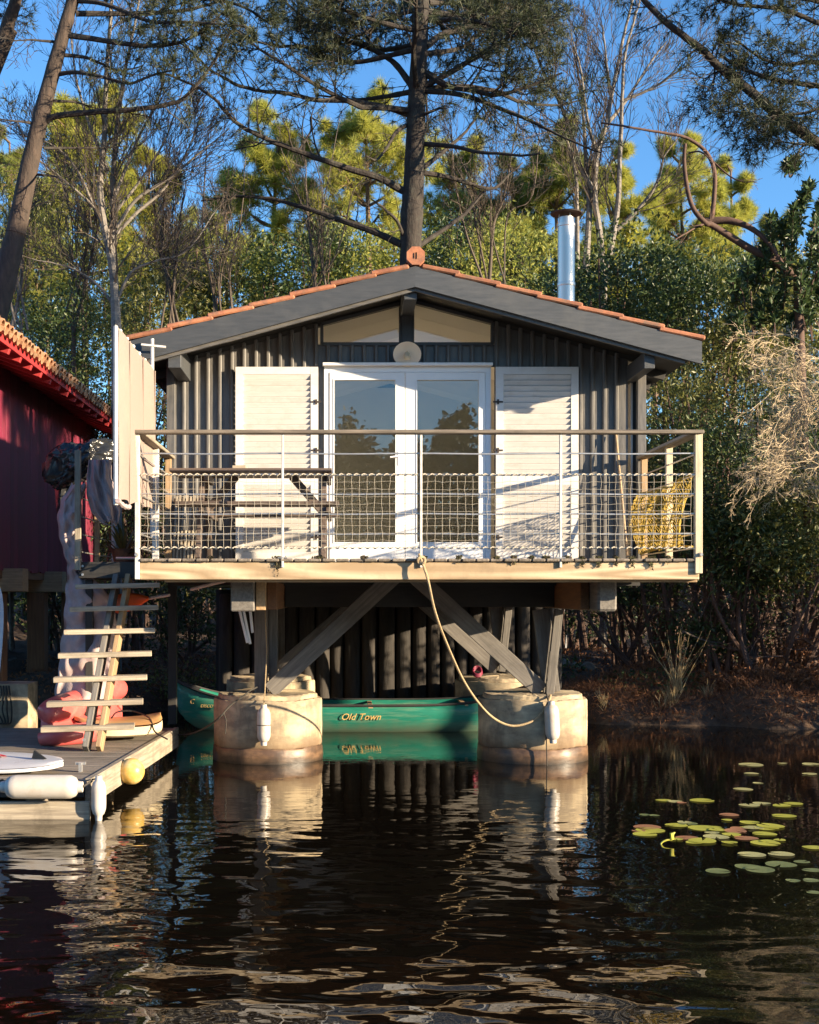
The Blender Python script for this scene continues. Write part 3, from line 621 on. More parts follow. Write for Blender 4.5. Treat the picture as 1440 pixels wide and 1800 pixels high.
# potted spiky plant behind the screen
t = thing('spiky_plant', P(218, 985, 13.9), 'spiky leaved plant on the landing beside the cabin corner', 'plant')
c0 = P(218, 978, 13.9); mb = MB()
for q in range(46):
    a = random.uniform(0, 6.28); e = random.uniform(.15, 1.4); l = random.uniform(.3, .62); d = Vector((math.cos(a)*math.cos(e), math.sin(a)*math.cos(e), math.sin(e)))
    s = d.cross(Vector((0, 0, 1))).normalized()*.012
    m1 = c0+d*l*.6; tp = c0+d*l-Vector((0, 0, .12*l))
    mb.add([c0-s, c0+s, m1+s, m1-s, tp], [(0, 1, 2, 3)], [(3, 2, 4)])
mb.build('leaves', l_olive, t)
mb = MB(); mb.lathe([(.10, 0), (.14, .16), (.15, .17), (.13, .16)], (c0.x, c0.y, 1.985), 18); mb.build('pot', m_tile, t, True)
stair = thing('open_stair', (-2.15, 11.6, .29), 'open wooden stair with seven treads climbing from the dock to the balcony', 'stair')
TR = [(75, 235, 1275), (85, 250, 1228), (97, 257, 1187), (105, 265, 1145), (115, 271, 1105), (125, 277, 1066), (135, 280, 1028)]
for i, (a, b, py) in enumerate(TR):
    Y = 11.6+.125*i; z = .51+.21*i
    xa, xb = (a-600)*Y/F, (b-600)*Y/F
    beam('tread', (xa, Y-.06, z-.02-.008), (xb, Y+.06, z-.02+.008), .19, .046, m_greypale, stair, bev=.005)
f0, f1 = P(163, 1318, 11.53), P(216, 1012, 12.5)
f0.z = .30; f1.z = 1.86
for dx, mm, w in ((-.055, m_greybeam, .05), (.06, m_wood, .045)):
    beam('stringer', f0+Vector((dx, -.02, 0)), f1+Vector((dx, -.02, -.03)), w, .15, mm, stair, (0, -1, .6))
mb = MB(); mb.lathe([(.014, 0), (.014, .012)], (f0.x-.055, f0.y-.10, .40), 8, (0, -1, 0)); mb.build('bolt', m_steel, stair)
# ================================================================ DOCK
dock = thing('floating_dock', (-3.6, 11.6, 0), 'low weathered plank dock below the stair with pale edge beams', 'dock')
def dock_x(y): return -1.87+.18*(y-9.77)/3.75
y = 9.80; i = 0
while y < 13.5:
    beam('dock_plank', (-6.2, y, .272), (dock_x(y)-.03, y, .272), .135, .03, m_grey, dock, bev=.005); y += .142; i += 1
beam('edge_beam', (dock_x(9.77)-.02, 9.77, .195), (dock_x(13.55)-.02, 13.55, .195), .05, .20, m_greypale, dock)
beam('edge_beam', (-6.2, 9.735, .06), (dock_x(9.77), 9.735, .06), .05, .14, m_greypale, dock)
beam('edge_beam', (-6.2, 9.78, .205), (dock_x(9.77)-.05, 9.78, .205), .05, .10, m_dark, dock)
for x, y in ((-2.28, 9.85), (-4.4, 9.85), (-2.1, 13.3), (-4.4, 13.3), (-2.1, 11.6)): vbar('pile', x, y, -1.2, .25, .16, .16, m_grey, dock, .015)
mb = MB(); c = P(142, 1352, 10.2); mb.box(c.x-.012, c.x+.012, 10.17, 10.22, .288, .36); mb.box(c.x-.04, c.x+.04, 10.18, 10.21, .345, .365); mb.build('cleat', m_steel, dock)
# fenders
def fender(name, base, axis, L, r, mat, label, group='white boat fenders'):
    t = thing(name, base, label, 'fender', group)
    ax = Vector(axis).normalized(); b = Vector(base)
    pr = [(0, 0), (r*.45, .0), (r*.5, .035), (r*.78, .05), (r*.97, .085), (r, .12)]
    prof = pr+[(r*1.0, L*.5)]+[(q, L-h) for q, h in reversed(pr)]
    mb = MB(); mb.lathe(prof, b, 24, ax); mb.build('fender_body', mat, t, True)
    return t
b = P(143, 1385, 9.55); b.y = 9.62
t = fender('boat_fender', (b.x, 9.60, b.z), (-1, 0, 0), .60, .088, m_fender, 'large white fender lying lengthwise along the front of the dock')
mb = MB(); mb.tube([(b.x+.0, 9.60, b.z), (b.x+.05, 9.7, b.z+.03), (b.x+.03, 9.74, .27)], .008, 5); mb.tube([(b.x-.60, 9.60, b.z), (b.x-.64, 9.66, b.z+.03), (b.x-.62, 9.75, .29)], .008, 5); mb.build('lashing', m_drope, t)
mb = MB(); mb.lathe([(.03, 0), (.03, .06)], (b.x-.62, 9.60, b.z-.02), 10, (-1, 0, 0)); mb.build('end_eye', m_pvc, t)
b = P(173, 1438, 9.62)
t = fender('boat_fender', (-1.795, 9.68, -.0), (0, 0, 1), .33, .055, m_fender, 'white fender hanging upright at the outer corner of the dock')
mb = MB(); mb.tube([(-1.795, 9.68, .33), (-1.82, 9.72, .30), (-1.86, 9.76, .29)], .006, 5); mb.build('lashing', m_drope, t)
c = P(231, 1356, 10.85); t = thing('ball_buoy', (c.x, c.y, .1), 'round yellow and white ball buoy hanging on the dock side', 'buoy')
mb = MB(); mb.lathe([(.0, -.112)]+[(.11*math.cos(a), .11*math.sin(a)) for a in np.linspace(-1.45, 1.45, 14)]+[(.0, .112)], (c.x, c.y, c.z), 28, (.5, -.1, .25)); mb.build('ball', m_buoy, t, True)
mb = MB(); mb.lathe([(.03, 0), (.035, .03), (.02, .06)], Vector((c.x, c.y, c.z))+Vector((-.1, .02, -.05)), 10, (-.8, 0, -.4)); mb.build('neck', m_buoy, t, True)
mb = MB(); mb.tube([(c.x-.14, c.y, c.z-.07), (c.x-.12, c.y-.02, c.z+.06), (c.x-.06, c.y+.02, .27), (c.x-.1, c.y+.1, .292)], .006, 5); mb.tube([(c.x-.14, c.y, c.z-.07), (c.x-.16, c.y, c.z-.15)], .005, 5); mb.build('lashing', m_rope, t)
# ================================================================ PIERS
def pier(cx, cy, top, label, r=.552):
    t = thing('concrete_pier', (cx, cy, -1.2), label, 'pier', 'round concrete piers under the cabin')
    mb = MB(); mb.lathe([(r*1.015, -1.2), (r*1.015, .0), (r*1.02, .06), (r*1.01, .135), (r*.995, .148)], (cx, cy, 0), 96); mb.build('base_ring', m_concd, t, True)
    mb = MB(); mb.lathe([(r*.985, .149), (r, .165), (r*1.0, .26), (r*.998, .36), (r*1.0, .46), (r*.998, top-.065), (r*.985, top-.05), (r*.90, top-.049)], (cx, cy, 0), 96); mb.build('pier_drum', m_conc, t, True)
    mb = MB(); mb.lathe([(r*.915, top-.0485), (r*.91, top-.01), (r*.885, top), (0, top+.012)], (cx, cy, 0), 96); mb.build('pier_cap', m_conc, t, False)
    for ch_ in t.children:
        nv = len(ch_.data.vertices); a_ = np.empty(nv*3, np.float32); ch_.data.vertices.foreach_get('co', a_); a_ = a_.reshape(-1, 3); th = np.arctan2(a_[:, 1], a_[:, 0])
        k_ = 1+.006*np.sin(th*3+cx*5)+.004*np.sin(th*11+a_[:, 2]*9+cx)+rng.normal(0, .0022, nv)
        a_[:, :2] *= k_[:, None]; a_[:, 2] += .006*np.sin(th*5+cx*3)+rng.normal(0, .002, nv); ch_.data.vertices.foreach_set('co', a_.ravel()); ch_.data.update()
    return t
pier(-.75, 13.38, .67, 'front left concrete pier with a worn white fender tied to it')
pier(1.954, 13.38, .67, 'front right concrete pier with the looped pale rope across it')
pier(-.93, 17.2, .6, 'rear left concrete pier half hidden behind the front left pier', .58)
pier(2.08, 17.2, .6, 'rear right concrete pier beside the canoe stern', .58)
c = P(464, 1310, 12.78); t = fender('boat_fender', (c.x, 12.76, c.z), (0, 0, 1), .40, .066, m_fender, 'scuffed white fender hanging on the front left concrete pier')
mb = MB(); mb.tube([(c.x, 12.76, c.z+.40), (c.x+.005, 12.83, .68), (c.x+.01, 13.1, 1.1), (c.x-.01, 13.15, 1.5)], .006, 5); mb.build('lashing', m_rope, t)
mb = MB(); mb.tube([(c.x+.068*math.cos(a), 12.76+.068*math.sin(a), c.z+.2) for a in np.linspace(0, 6.28, 20)], .004, 4); mb.build('band', m_rust, t)
c = P(972, 1306, 12.78); t = fender('boat_fender', (c.x, 12.76, c.z), (-.05, 0, 1), .41, .072, m_fender, 'clean white fender hanging on the front right concrete pier')
mb = MB(); mb.tube([(c.x-.02, 12.76, c.z+.41), (c.x-.04, 12.8, .62), (c.x-.05, 12.86, .70), (2.06, 13.12, .80), (2.08, 13.05, 1.1)], .008, 6); mb.tube([P(962, 1235, 12.78), P(960, 1290, 12.76), P(962, 1345, 12.76), P(962, 1360, 12.76)], .006, 5); mb.build('lashing', m_drope, t)
# ropes
r = [P(741, 985, 11.13), P(752, 1018, 11.12), P(765, 1075, 11.25), P(785, 1130, 11.6), P(815, 1196, 12.1), P(845, 1240, 12.5), P(872, 1265, 12.72), P(902, 1276, 12.76), P(935, 1268, 12.78), P(955, 1250, 12.79), P(965, 1232, 12.8), P(968, 1222, 12.9)]
t = thing('mooring_rope', r[0], 'pale rope looping from the balcony edge down to the front right pier', 'rope')
mb = MB(); mb.tube(smooth_path(r, 8), .0115, 7); mb.build('strand', m_rope, t, True)
mb = MB(); k = r[0]
mb.tube([(k.x+.03*math.cos(a*1.0), k.y+.01*math.sin(a*2), k.z+.03*math.sin(a)) for a in np.linspace(0, 11, 30)], .012, 6); mb.tube([(k.x, k.y, k.z), (k.x-.02, k.y+.0, k.z+.05), (k.x-.01, k.y+.06, 1.985)], .011, 6); mb.build('knot', m_rope, t, True)
r = [P(430, 1222, 12.84), P(405, 1240, 12.80), P(385, 1262, 12.76), P(360, 1280, 13.0), P(335, 1290, 13.3), P(312, 1292, 13.5)]
mb = MB(); mb.tube(smooth_path(r, 6), .009, 6); mb.tube([P(393, 1252, 12.79), P(398, 1268, 12.79), P(396, 1290, 12.79)], .006, 5); mb.tube(smooth_path([P(430, 1222, 12.84), P(440, 1214, 13.0), P(452, 1208, 13.15)], 4), .008, 5)
tag(mb.build('mooring_line', m_drope, None, loc=P(430, 1222, 12.84)), 'dark thin line slack between the front left pier and the dock', 'rope')
# ================================================================ CANOE
CXm, CYm, LEN = .24, 16.22, 4.6
can = thing('canoe', (CXm, CYm, 0), 'long green canoe floating behind the front piers under the cabin', 'canoe')
NS, NR = 44, 15; ts = np.linspace(-1, 1, NS)
def half(t): return .45*max(0, 1-abs(t)**2.6)**.72+.006
def gun(t): return .325+.30*abs(t)**4.2
def keel(t): return -.09+.30*abs(t)**9
def hullp(t, a, off=0):          # a from -1 (near gunwale) to 1 (far)
    w = half(t)+off; z0, z1 = keel(t), gun(t); q = a*math.pi/2
    c = abs(math.sin(q))**.75*math.copysign(1, a); v = 1-(max(0, math.cos(q)))**.85
    xs = CXm+t*LEN/2*(1+.035*(v-.6)*abs(t)**6)
    return (xs, CYm+c*w, z0+(z1-z0)*v)
mb = MB(); mb.sheet([[hullp(t, a) for a in np.linspace(-1, 1, NR)] for t in ts])
hull = mb.build('hull', m_canoe, can, True); sm = hull.modifiers.new('shell', 'SOLIDIFY'); sm.thickness = .012; sm.offset = 1 if False else -1
for s in (-1, 1):
    mb = MB(); mb.tube([(CXm+t*LEN/2*(1+.014*abs(t)**6), CYm+s*(half(t)+.004), gun(t)+.006) for t in ts], .017, 6); mb.build('gunwale', m_rubber, can, True)
for s in (-1, 1):
    mb = MB(); G = []
    for t in np.linspace(.86, 1.0, 6): G.append([(CXm+s*t*LEN/2*(1+.014*t**6), CYm+u*half(t), gun(t)+.012) for u in (-1, 0, 1)])
    mb.sheet(G); mb.build('deck_plate', m_rubber, can)
for t in (-.5, .05, .55): beam('thwart', (CXm+t*LEN/2, CYm-half(t), gun(t)-.02), (CXm+t*LEN/2, CYm+half(t), gun(t)-.02), .06, .02, m_wood, can)
def text(body, size, mat, parent, p, rx, rz, shear=0, ext=.002, name='lettering', xs=1):
    cu = bpy.data.curves.new('txt', 'FONT'); cu.body = body; cu.size = size; cu.shear = shear; cu.extrude = ext; cu.align_x = 'CENTER'; cu.resolution_u = 3
    ob = bpy.data.objects.new('txt', cu); COL.objects.link(ob)
    bpy.context.view_layer.update()
    me = bpy.data.meshes.new_from_object(ob.evaluated_get(bpy.context.evaluated_depsgraph_get()))
    bpy.data.objects.remove(ob); me.materials.clear(); me.transform(Matrix.Diagonal((xs, 1, 1, 1)))
    R = Matrix.Rotation(rz, 3, 'Z') @ Matrix.Rotation(rx, 3, 'X')
    return link(name, me, mat, parent, p, R)
tp = P(634, 1262, 15.75); ty = (tp.x-CXm)/(LEN/2)
def near(t, z):   # near hull surface at height z and outward tilt
    best = min(np.linspace(-1, -.2, 200), key=lambda a: abs(hullp(t, a)[2]-z)); p = Vector(hullp(t, best)); q = Vector(hullp(t, max(-1, best-.02))); r_ = Vector(hullp(t, best+.02)); d = q-r_
    return p, math.atan2(d.z, d.y) if True else 0
p, a = near(ty, .19); text('Old Town', .115, m_gold, can, p+Vector((0, -.012, -.03)), a, 0, .35)
p, a = near(-.80, .30); dx = Vector(hullp(-.78, -.8))-Vector(hullp(-.82, -.8)); text('DISCOVERY', .055, m_gold, can, p+Vector((.02, -.03, -.01)), a, math.atan2(dx.y, dx.x), .2)
p, a = near(-.90, .36); dx = Vector(hullp(-.88, -.8))-Vector(hullp(-.92, -.8)); text('C', .085, m_gold, can, p+Vector((-.0, -.03, -.03)), a, math.atan2(dx.y, dx.x), .3, name='emblem')
# ================================================================ THINGS ON THE DOCK
# red inflatable kayak, bent tube
kp = [P(72, 1262, 12.1), P(95, 1250, 12.2), P(130, 1240, 12.6), P(165, 1222, 12.95), P(196, 1211, 13.2), P(214, 1212, 13.35)]
kay = thing('inflatable_kayak', (-2.9, 12.7, .29), 'deflating coral red inflatable kayak lying behind the stair', 'kayak')
pp = smooth_path(kp, 6); n = len(pp); rr = .145*np.clip(np.sin(np.linspace(.25, math.pi-.22, n))**.35, .3, 1); rr[0] = .05; rr[-1] = .05
pp[:, 2] = np.maximum(pp[:, 2], .30+rr*.8)
mb = MB(); mb.tube(pp, rr, 18); mb.build('side_tube', m_kayak, kay, True)
kq = [P(70, 1262, 11.95), P(100, 1268, 11.95), P(140, 1272, 12.1), P(175, 1262, 12.4), P(205, 1248, 12.8), P(216, 1235, 13.1)]
pp2 = smooth_path(kq, 6); r2 = .10*np.clip(np.sin(np.linspace(.25, math.pi-.22, len(pp2)))**.4, .3, 1); pp2[:, 2] = .295+r2*.9
mb = MB(); mb.tube(pp2, r2, 16); mb.build('side_tube', m_kayak, kay, True)
mb = MB(); mb.sheet([[tuple(Vector(pp[i])*(1-u)+Vector(pp2[min(i, len(pp2)-1)])*u-Vector((0, 0, .03*math.sin(u*3.1)))) for u in np.linspace(0, 1, 5)] for i in range(n)]); mb.build('floor_panel', m_kayak, kay, True)
mb = MB(); c = P(178, 1212, 12.85)
mb.tube([c+Vector((.11*math.cos(a), -.05, .06*math.sin(a)+.02)) for a in np.linspace(-.3, 3.5, 16)], .008, 5); mb.tube([c+Vector((-.1, -.05, 0)), c+Vector((0, -.08, .06)), c+Vector((.1, -.03, -.02))], .008, 5); mb.build('carry_handle', m_black, kay, True)
# stand-up board
def board(name, a, b, w, th, mt, me, label, cat, zb, roll=0, nose=.5):
    a, b = Vector(a), Vector(b); d = b-a; L = d.length; d.normalize(); s = Vector((0, 0, 1)).cross(d).normalized(); s = (s+Vector((0, 0, roll))).normalized()
    t = thing(name, (a+b)/2, label, cat)
    N = 30; rows_t, rows_b = [], []
    for i in range(N+1):
        q = i/N; hw = w/2*(max(0, 1-abs(2*q-1)**2.6))**.55+.004; lift = .09*abs(2*q-1)**4*nose
        c = a+(b-a)*q+Vector((0, 0, lift))
        rows_t.append([tuple(c+s*hw*v+Vector((0, 0, th*(1-.35*abs(v)**4)))) for v in np.linspace(-.93, .93, 9)])
        rows_b.append([tuple(c+s*hw*v+Vector((0, 0, h*th))) for v, h in ((.93, .64), (1, .45), (.97, .15), (.85, 0), (.4, 0), (0, 0), (-.4, 0), (-.85, 0), (-.97, .15), (-1, .45), (-.93, .64))])
    mb = MB(); mb.sheet(rows_t); mb.build('deck_face', mt, t, True)
    mb = MB(); mb.sheet(rows_b); mb.build('rail', me, t, True)
    return t, a, b, s, d
t, *_ = board('paddle_board', P(130, 1288, 12.35).to_tuple()[:2]+(.33,), P(282, 1272, 12.75).to_tuple()[:2]+(.33,), .74, .15, m_sup, m_supe, 'wood look paddle board with cream rails lying behind the stair foot', 'paddle board', .3)
mb = MB(); mb.tube(smooth_path([P(196, 1262, 12.3), P(206, 1252, 12.5), P(232, 1250, 12.7), P(262, 1262, 12.5), P(272, 1286, 12.3), P(295, 1300, 12.3)], 5), .008, 5); mb.build('leash', m_black, t, True)
t, a, b, s, d = board('surfboard', (-3.7, 10.40, .34), (-2.14, 10.08, .34), .50, .05, m_surf, m_surf, 'white board with a red ring mark and a small black fin on the dock front', 'surfboard', .3, roll=.17, nose=.1)
c = a+(b-a)*.88+Vector((0, 0, .06)); mb = MB(); V = [c-d*.07, c+d*.05, c-d*.05+Vector((0, 0, .065))]
mb.add([tuple(v+s*q) for q in (-.008, .008) for v in V], [(0, 1, 4, 3), (1, 2, 5, 4), (2, 0, 3, 5)], [(0, 2, 1), (3, 4, 5)]); mb.build('fin', m_black, t)
c = a+(b-a)*.60+Vector((0, 0, .0635)); mb = MB()
G = []
for q in np.linspace(.25, 5.6, 40):
    w_ = .018*(1+.5*math.sin(q)); G.append([tuple(c+d*(.16-u)*math.cos(q)*1.0+s*(.085-u*.7)*math.sin(q)) for u in (0, w_+.008)])
mb.sheet(G); mb.build('ring_mark', m_logo, t)
mb = MB(); mb.sheet([[tuple(c+d*(.03+x)+s*(.03*math.sin(x*18)+u)) for u in (-.009, .009)] for x in np.linspace(-.16, .10, 12)]); mb.build('swoosh_mark', m_logo, t)
# leaning pale board at the left edge of the frame
t, a, b, s, d = board('leaning_board', (-3.60, 13.2, .32), (-3.55, 13.5, 1.75), .22, .04, m_surf, m_surf, 'pale narrow board standing upright at the left edge of the dock', 'board', .3, nose=0)
# red cabin's square pier on the dock
t = thing('concrete_block', (-3.42, 14.0, .2), 'square ochre concrete block with dark cords at the left of the dock', 'block')
mb = MB(); mb.box(-3.75, -3.33, 13.9, 14.35, .0, .72); mb.build('block_body', m_conc, t)
mb = MB()
for q in range(4): x = -3.62+q*.03; mb.tube(smooth_path([(x, 13.9, .70), (x+.02, 13.87, .6), (x-.02+q*.02, 13.86, .45), (x+.03, 13.87, .32), (x, 13.86, .30)], 4), .009, 5)
mb.build('cord', m_drope, t, True)
# orange paddle tucked under the balcony
A, B = P(298, 1046, 12.6), P(262, 1052, 12.75); C = P(198, 1060, 13.0)
t = thing('paddle', (B.x, B.y, B.z), 'bright orange paddle blade sticking out under the stair landing', 'paddle')
mb = MB(); mb.tube([A, B], .014, 8); mb.build('shaft', m_steelw, t, True)
d = (C-B).normalized(); up = Vector((0, 0, 1)); G = []
for q in np.linspace(0, 1, 14):
    w_ = .095*math.sin(min(1, q*1.25+.12)*math.pi*.5)*(1-max(0, q-.8)**2*14) if q < 1 else .02
    G.append([tuple(B+(C-B)*q+up*w_*v+Vector((0, -.02*(1-v*v)-.03, -.02*q))) for v in np.linspace(-1, 1, 7)])
mb = MB(); mb.sheet(G); bl = mb.build('blade', m_orange, t, True); bl.modifiers.new('thick', 'SOLIDIFY').thickness = .012
# poles stored under the balcony
p, q = P(336, 1036, 12.6), P(408, 1018, 12.0); mb = MB(); mb.tube([p, q], .016, 8); tag(mb.build('stored_pole', m_steelw, None, True, loc=p), 'thin pale pole stored under the left of the balcony', 'pole')
for i, (a, b) in enumerate((((421, 1072), (435, 1130)), ((428, 1072), (440, 1132)), ((440, 1073), (444, 1112)))):
    mb = MB(); mb.tube([P(*a, 12.9), P(*b, 12.85)], .014, 8); tag(mb.build('white_tube', m_pvc, None, True, loc=P(*b, 12.85)), ['leftmost white tube hanging beside the left stilt', 'middle white tube hanging beside the left stilt', 'short white tube hanging nearest the left stilt'][i], 'tube', 'white tubes hanging under the balcony')
# hose coil on the rear right pier
mb = MB(); c = P(838, 1178, 16.9)
mb.tube([(c.x+.06*math.cos(a)*(1-.02*i/12), c.y-.1+.05*math.sin(a), .65+.045*math.sin(a)+.0006*i) for i, a in enumerate(np.linspace(0, 22, 90))], .011, 6)
tag(mb.build('hose_coil', m_red, None, True, loc=(c.x, c.y, .6)), 'coiled red hose lying on the rear right pier', 'hose')
# ---------------------------------------------------------------- tarpaulins
tab = [(850, 126, 152), (880, 108, 144), (905, 101, 142), (935, 102, 142), (960, 108, 143), (985, 116, 145), (1003, 119, 150), (1030, 116, 180), (1060, 114, 202), (1100, 112, 206), (1140, 106, 204), (1175, 104, 200), (1205, 98, 200), (1238, 95, 196)]
G = []
for i, v in enumerate(np.linspace(0, len(tab)-1, 90)):
    j = min(int(v), len(tab)-2); f = v-j; y, a, b = [tab[j][k]*(1-f)+tab[j+1][k]*f for k in range(3)]
    row = []
    for u in np.linspace(-1.25, 1.25, 54):
        px = (a+b)/2+(b-a)/2*math.sin(u*1.25)/math.sin(1.25*1.25)
        Y = 12.72-.15*math.cos(u*1.25)+.022*math.sin(u*6+v*.9+math.sin(v*1.3))+.010*math.sin(u*13-v*1.1+math.sin(v*2))+.03*math.sin(v*2.3+u*2.5)*(1 if v > 6 else .4)+.013*math.sin(v*5.3+u*4+math.sin(u*5))
        row.append(tuple(P(px+1.2*math.sin(v*5), y+2*math.sin(u*7), Y)))
    G.append(row)
mb = MB(); mb.sheet(G); tag(mb.build('tarpaulin', m_tarp, None, True, loc=P(145, 1240, 12.7)), 'crumpled lilac grey tarpaulin hanging from the landing rail down to the dock', 'tarpaulin')
tab = [(808, 156, 196), (840, 152, 196), (870, 152, 208), (900, 160, 212), (918, 176, 208), (924, 184, 204)]
G = []
for v in np.linspace(0, len(tab)-1, 40):
    j = min(int(v), len(tab)-2); f = v-j; y, a, b = [tab[j][k]*(1-f)+tab[j+1][k]*f for k in range(3)]
    G.append([tuple(P((a+b)/2+(b-a)/2*u, y-7*(1-u*u) if v > 4 else y, 12.62-.12*math.sqrt(max(0, 1-u*u))+.035*math.sin(u*7+v)+.025*math.sin(u*13-v*2))) for u in np.linspace(-1, 1, 34)])
mb = MB(); mb.sheet(G); tag(mb.build('canvas_cover', m_tarp, None, True, loc=P(180, 924, 12.6)), 'folded grey canvas cover draped over the landing rail beside the wind screen', 'canvas')
bm = bmesh.new(); bmesh.ops.create_icosphere(bm, subdivisions=5, radius=1)
from mathutils import noise as mnoise
ca = P(143, 812, 12.9)
for v in bm.verts:
    c = v.co.copy(); n1 = mnoise.noise(c*1.7+Vector((3, 1, 2))); n2 = abs(mnoise.noise(c*4.1)); n3 = abs(mnoise.noise(c*9))
    k = 1+.35*n1-.28*n2-.12*n3
    v.co = Vector((c.x*.33*k, c.y*.24*k, c.z*.225*k+(.10 if c.x > 0 else -.02)*abs(c.x)-(.22*max(0, -c.x-.35) if c.z < 0 else 0)))
for f in bm.faces: f.smooth = True
me = bpy.data.meshes.new('plastic_bundle'); bm.to_mesh(me); bm.free()
tag(link('plastic_bundle', me, m_bag, None, ca), 'crumpled black plastic sheet bundled on top of the landing rail', 'plastic sheet')
G = []
for v in np.linspace(0, 1, 22):
    G.append([tuple(P(94+u*(40-14*v)+8*v, 835+v*92, 13.0-.08*math.sin(u*3.1)+.03*math.sin(u*11+v*6))) for u in np.linspace(0, 1, 14)])
mb = MB(); mb.sheet(G); tag(mb.build('plastic_sheet', m_bag, None, True, loc=P(110, 927, 13)), 'black plastic sheet hanging down at the left of the landing rail', 'plastic sheet')
# ================================================================ RED BOATHOUSE
RX = -4.4; red = thing('red_boathouse', (RX-2, 17.5, 1.2), 'dark red timber boathouse with a clay tiled eave at the left', 'boathouse')
mb = MB(); mb.box(RX-4, RX-.03, 12.0, 23.5, 2.06, 4.75); wallr = mb.build('wall', m_red, red)
y = 12.0; k = 0
while y < 23.4: vbar('wall_board', RX-.015+random.uniform(-.002, .002), y+.1, 2.0-random.uniform(0, .03), 4.62, .026, .196, m_red, wallr, .003); y += .2
EX = -3.80; EZ = 4.52
mb = MB(); sl = .36
V = [(EX, y_, EZ+dz) for dz in (0, -.03) for y_ in (11.6, 23.8)]+[(RX-2.2, y_, EZ+(2.2+RX-EX-2*RX+2*EX if 0 else (EX-RX+2.2)*sl)+dz) for dz in (0, -.03) for y_ in (11.6, 23.8)]
mb.add(V, [(0, 1, 5, 4), (2, 6, 7, 3), (0, 2, 3, 1), (4, 5, 7, 6), (0, 4, 6, 2), (1, 3, 7, 5)]); rr_ = mb.build('roof', m_redb, red)
y = 11.7
while y < 23.6: beam('rafter', (EX+.03, y, EZ-.075), (RX-.3, y, EZ-.075+(EX+.03-RX+.3)*sl), .07, .10, m_redb, rr_); y += .53
beam('fascia', (EX+.04, 11.6, EZ-.012), (EX+.04, 23.8, EZ-.012), .022, .09, m_redb, rr_)
def barrel(r0, r1, l, up):
    a = np.linspace(0, math.pi, 7); mb = MB(); s = 1 if up else -1
    mb.sheet([[(x, r*math.cos(t), s*r*math.sin(t)) for t in a] for x, r in ((0, r0), (-l, r1))])
    mb.sheet([[(x, (r-.014)*math.cos(t), s*(r-.014)*math.sin(t)) for t in a[::-1]] for x, r in ((0, r0), (-l, r1))])
    G = np.vstack(mb.V); n7 = 7
    for i in range(6): mb.Q.append(np.array([[i, i+1, 14+(5-i), 14+(6-i)]]))
    a = a; c_ = len(G); G = np.vstack([G]+[[(-.035, (r0-.014)*math.cos(t), s*(r0-.014)*math.sin(t)) for t in a]]+[[(-.03, 0, 0)]]); return np_mesh('barrel_tile', G, np.vstack(mb.Q), [(c_+7, c_+i, c_+i+1) for i in range(6)] if up else None)
cov, chn = barrel(.085, .07, .45, True), barrel(.075, .085, .45, False)
Rt = Matrix.Rotation(math.atan(sl), 3, 'Y')
for row in range(3):
    y = 11.65
    while y < 23.6:
        x0 = EX+.10-row*.36; z0 = EZ+.05-(.10-row*.36-0)*sl
        j = random.uniform(-.012, .012)
        link('cover_tile', cov, m_otile, rr_, (x0+j, y, z0+.055+random.uniform(-.006, .006)), Rt)
        link('channel_tile', chn, m_otile, rr_, (x0+.03+j, y+.1, z0+.05), Rt)
        y += .2
for y in (14.9, 17.2, 19.6, 22): beam('floor_beam', (RX-3, y, 1.86), (RX+.25, y, 1.86), .3, .3, m_wood, red)
beam('sill_beam', (RX-.1, 12, 1.94), (RX-.1, 23.5, 1.94), .16, .12, m_brown, red)
for y in (14.9, 17.2, 19.6, 22): vbar('stilt', RX-.15, y, -.5, 1.7, .26, .26, m_brown, red, .01)
# ================================================================ LOG WALL, SHED
lw = thing('log_palisade', (.9, 18.15, 0), 'dark retaining wall of upright logs behind the canoe under the cabin', 'wall')
mb = MB(); mb.box(-1.75, 3.05, 18.29, 18.33, -.6, 1.74); mb.build('log_gap_blocker', m_dark, lw)  # added dark sheet, stops sky showing between the logs
x = -1.7  # log row stretched sideways and upward to shut out the sky behind
while x < 2.95:
    r_ = random.uniform(.085, .12); h = random.uniform(1.66, 1.74); lm = MB(); k = 10
    lm.lathe([(r_*1.04, -.6), (r_, .3), (r_*.97, h-.05), (r_*.8, h), (0, h+.01)], (x+r_, 18.15+random.uniform(-.03, .03), 0), k); lm.build('log', m_log, lw, True); x += 2*r_+.006
sh = thing('white_shed', (4.0, 25.5, .8), 'small white clapboard shed far behind the right front pier', 'shed')
mb = MB(); mb.box(3.42, 4.3, 25.0, 26.4, .6, 2.5); sb = mb.build('wall', m_clap, sh)
for k in range(16): z = .65+k*.115; beam('clapboard', (3.42, 24.985, z), (4.3, 24.985, z), .018, .118, m_clap, sb, (0, -.16, 1), .002)
mb = MB(); mb.add([(3.3, 24.9, 2.5), (4.42, 24.9, 2.5), (4.42, 26.5, 2.5), (3.3, 26.5, 2.5), (3.86, 24.9, 2.9), (3.86, 26.5, 2.9)], [(0, 3, 2, 1), (0, 4, 5, 3), (1, 2, 5, 4)], [(0, 1, 4), (3, 5, 2)]); mb.build('roof', m_tile, sh)
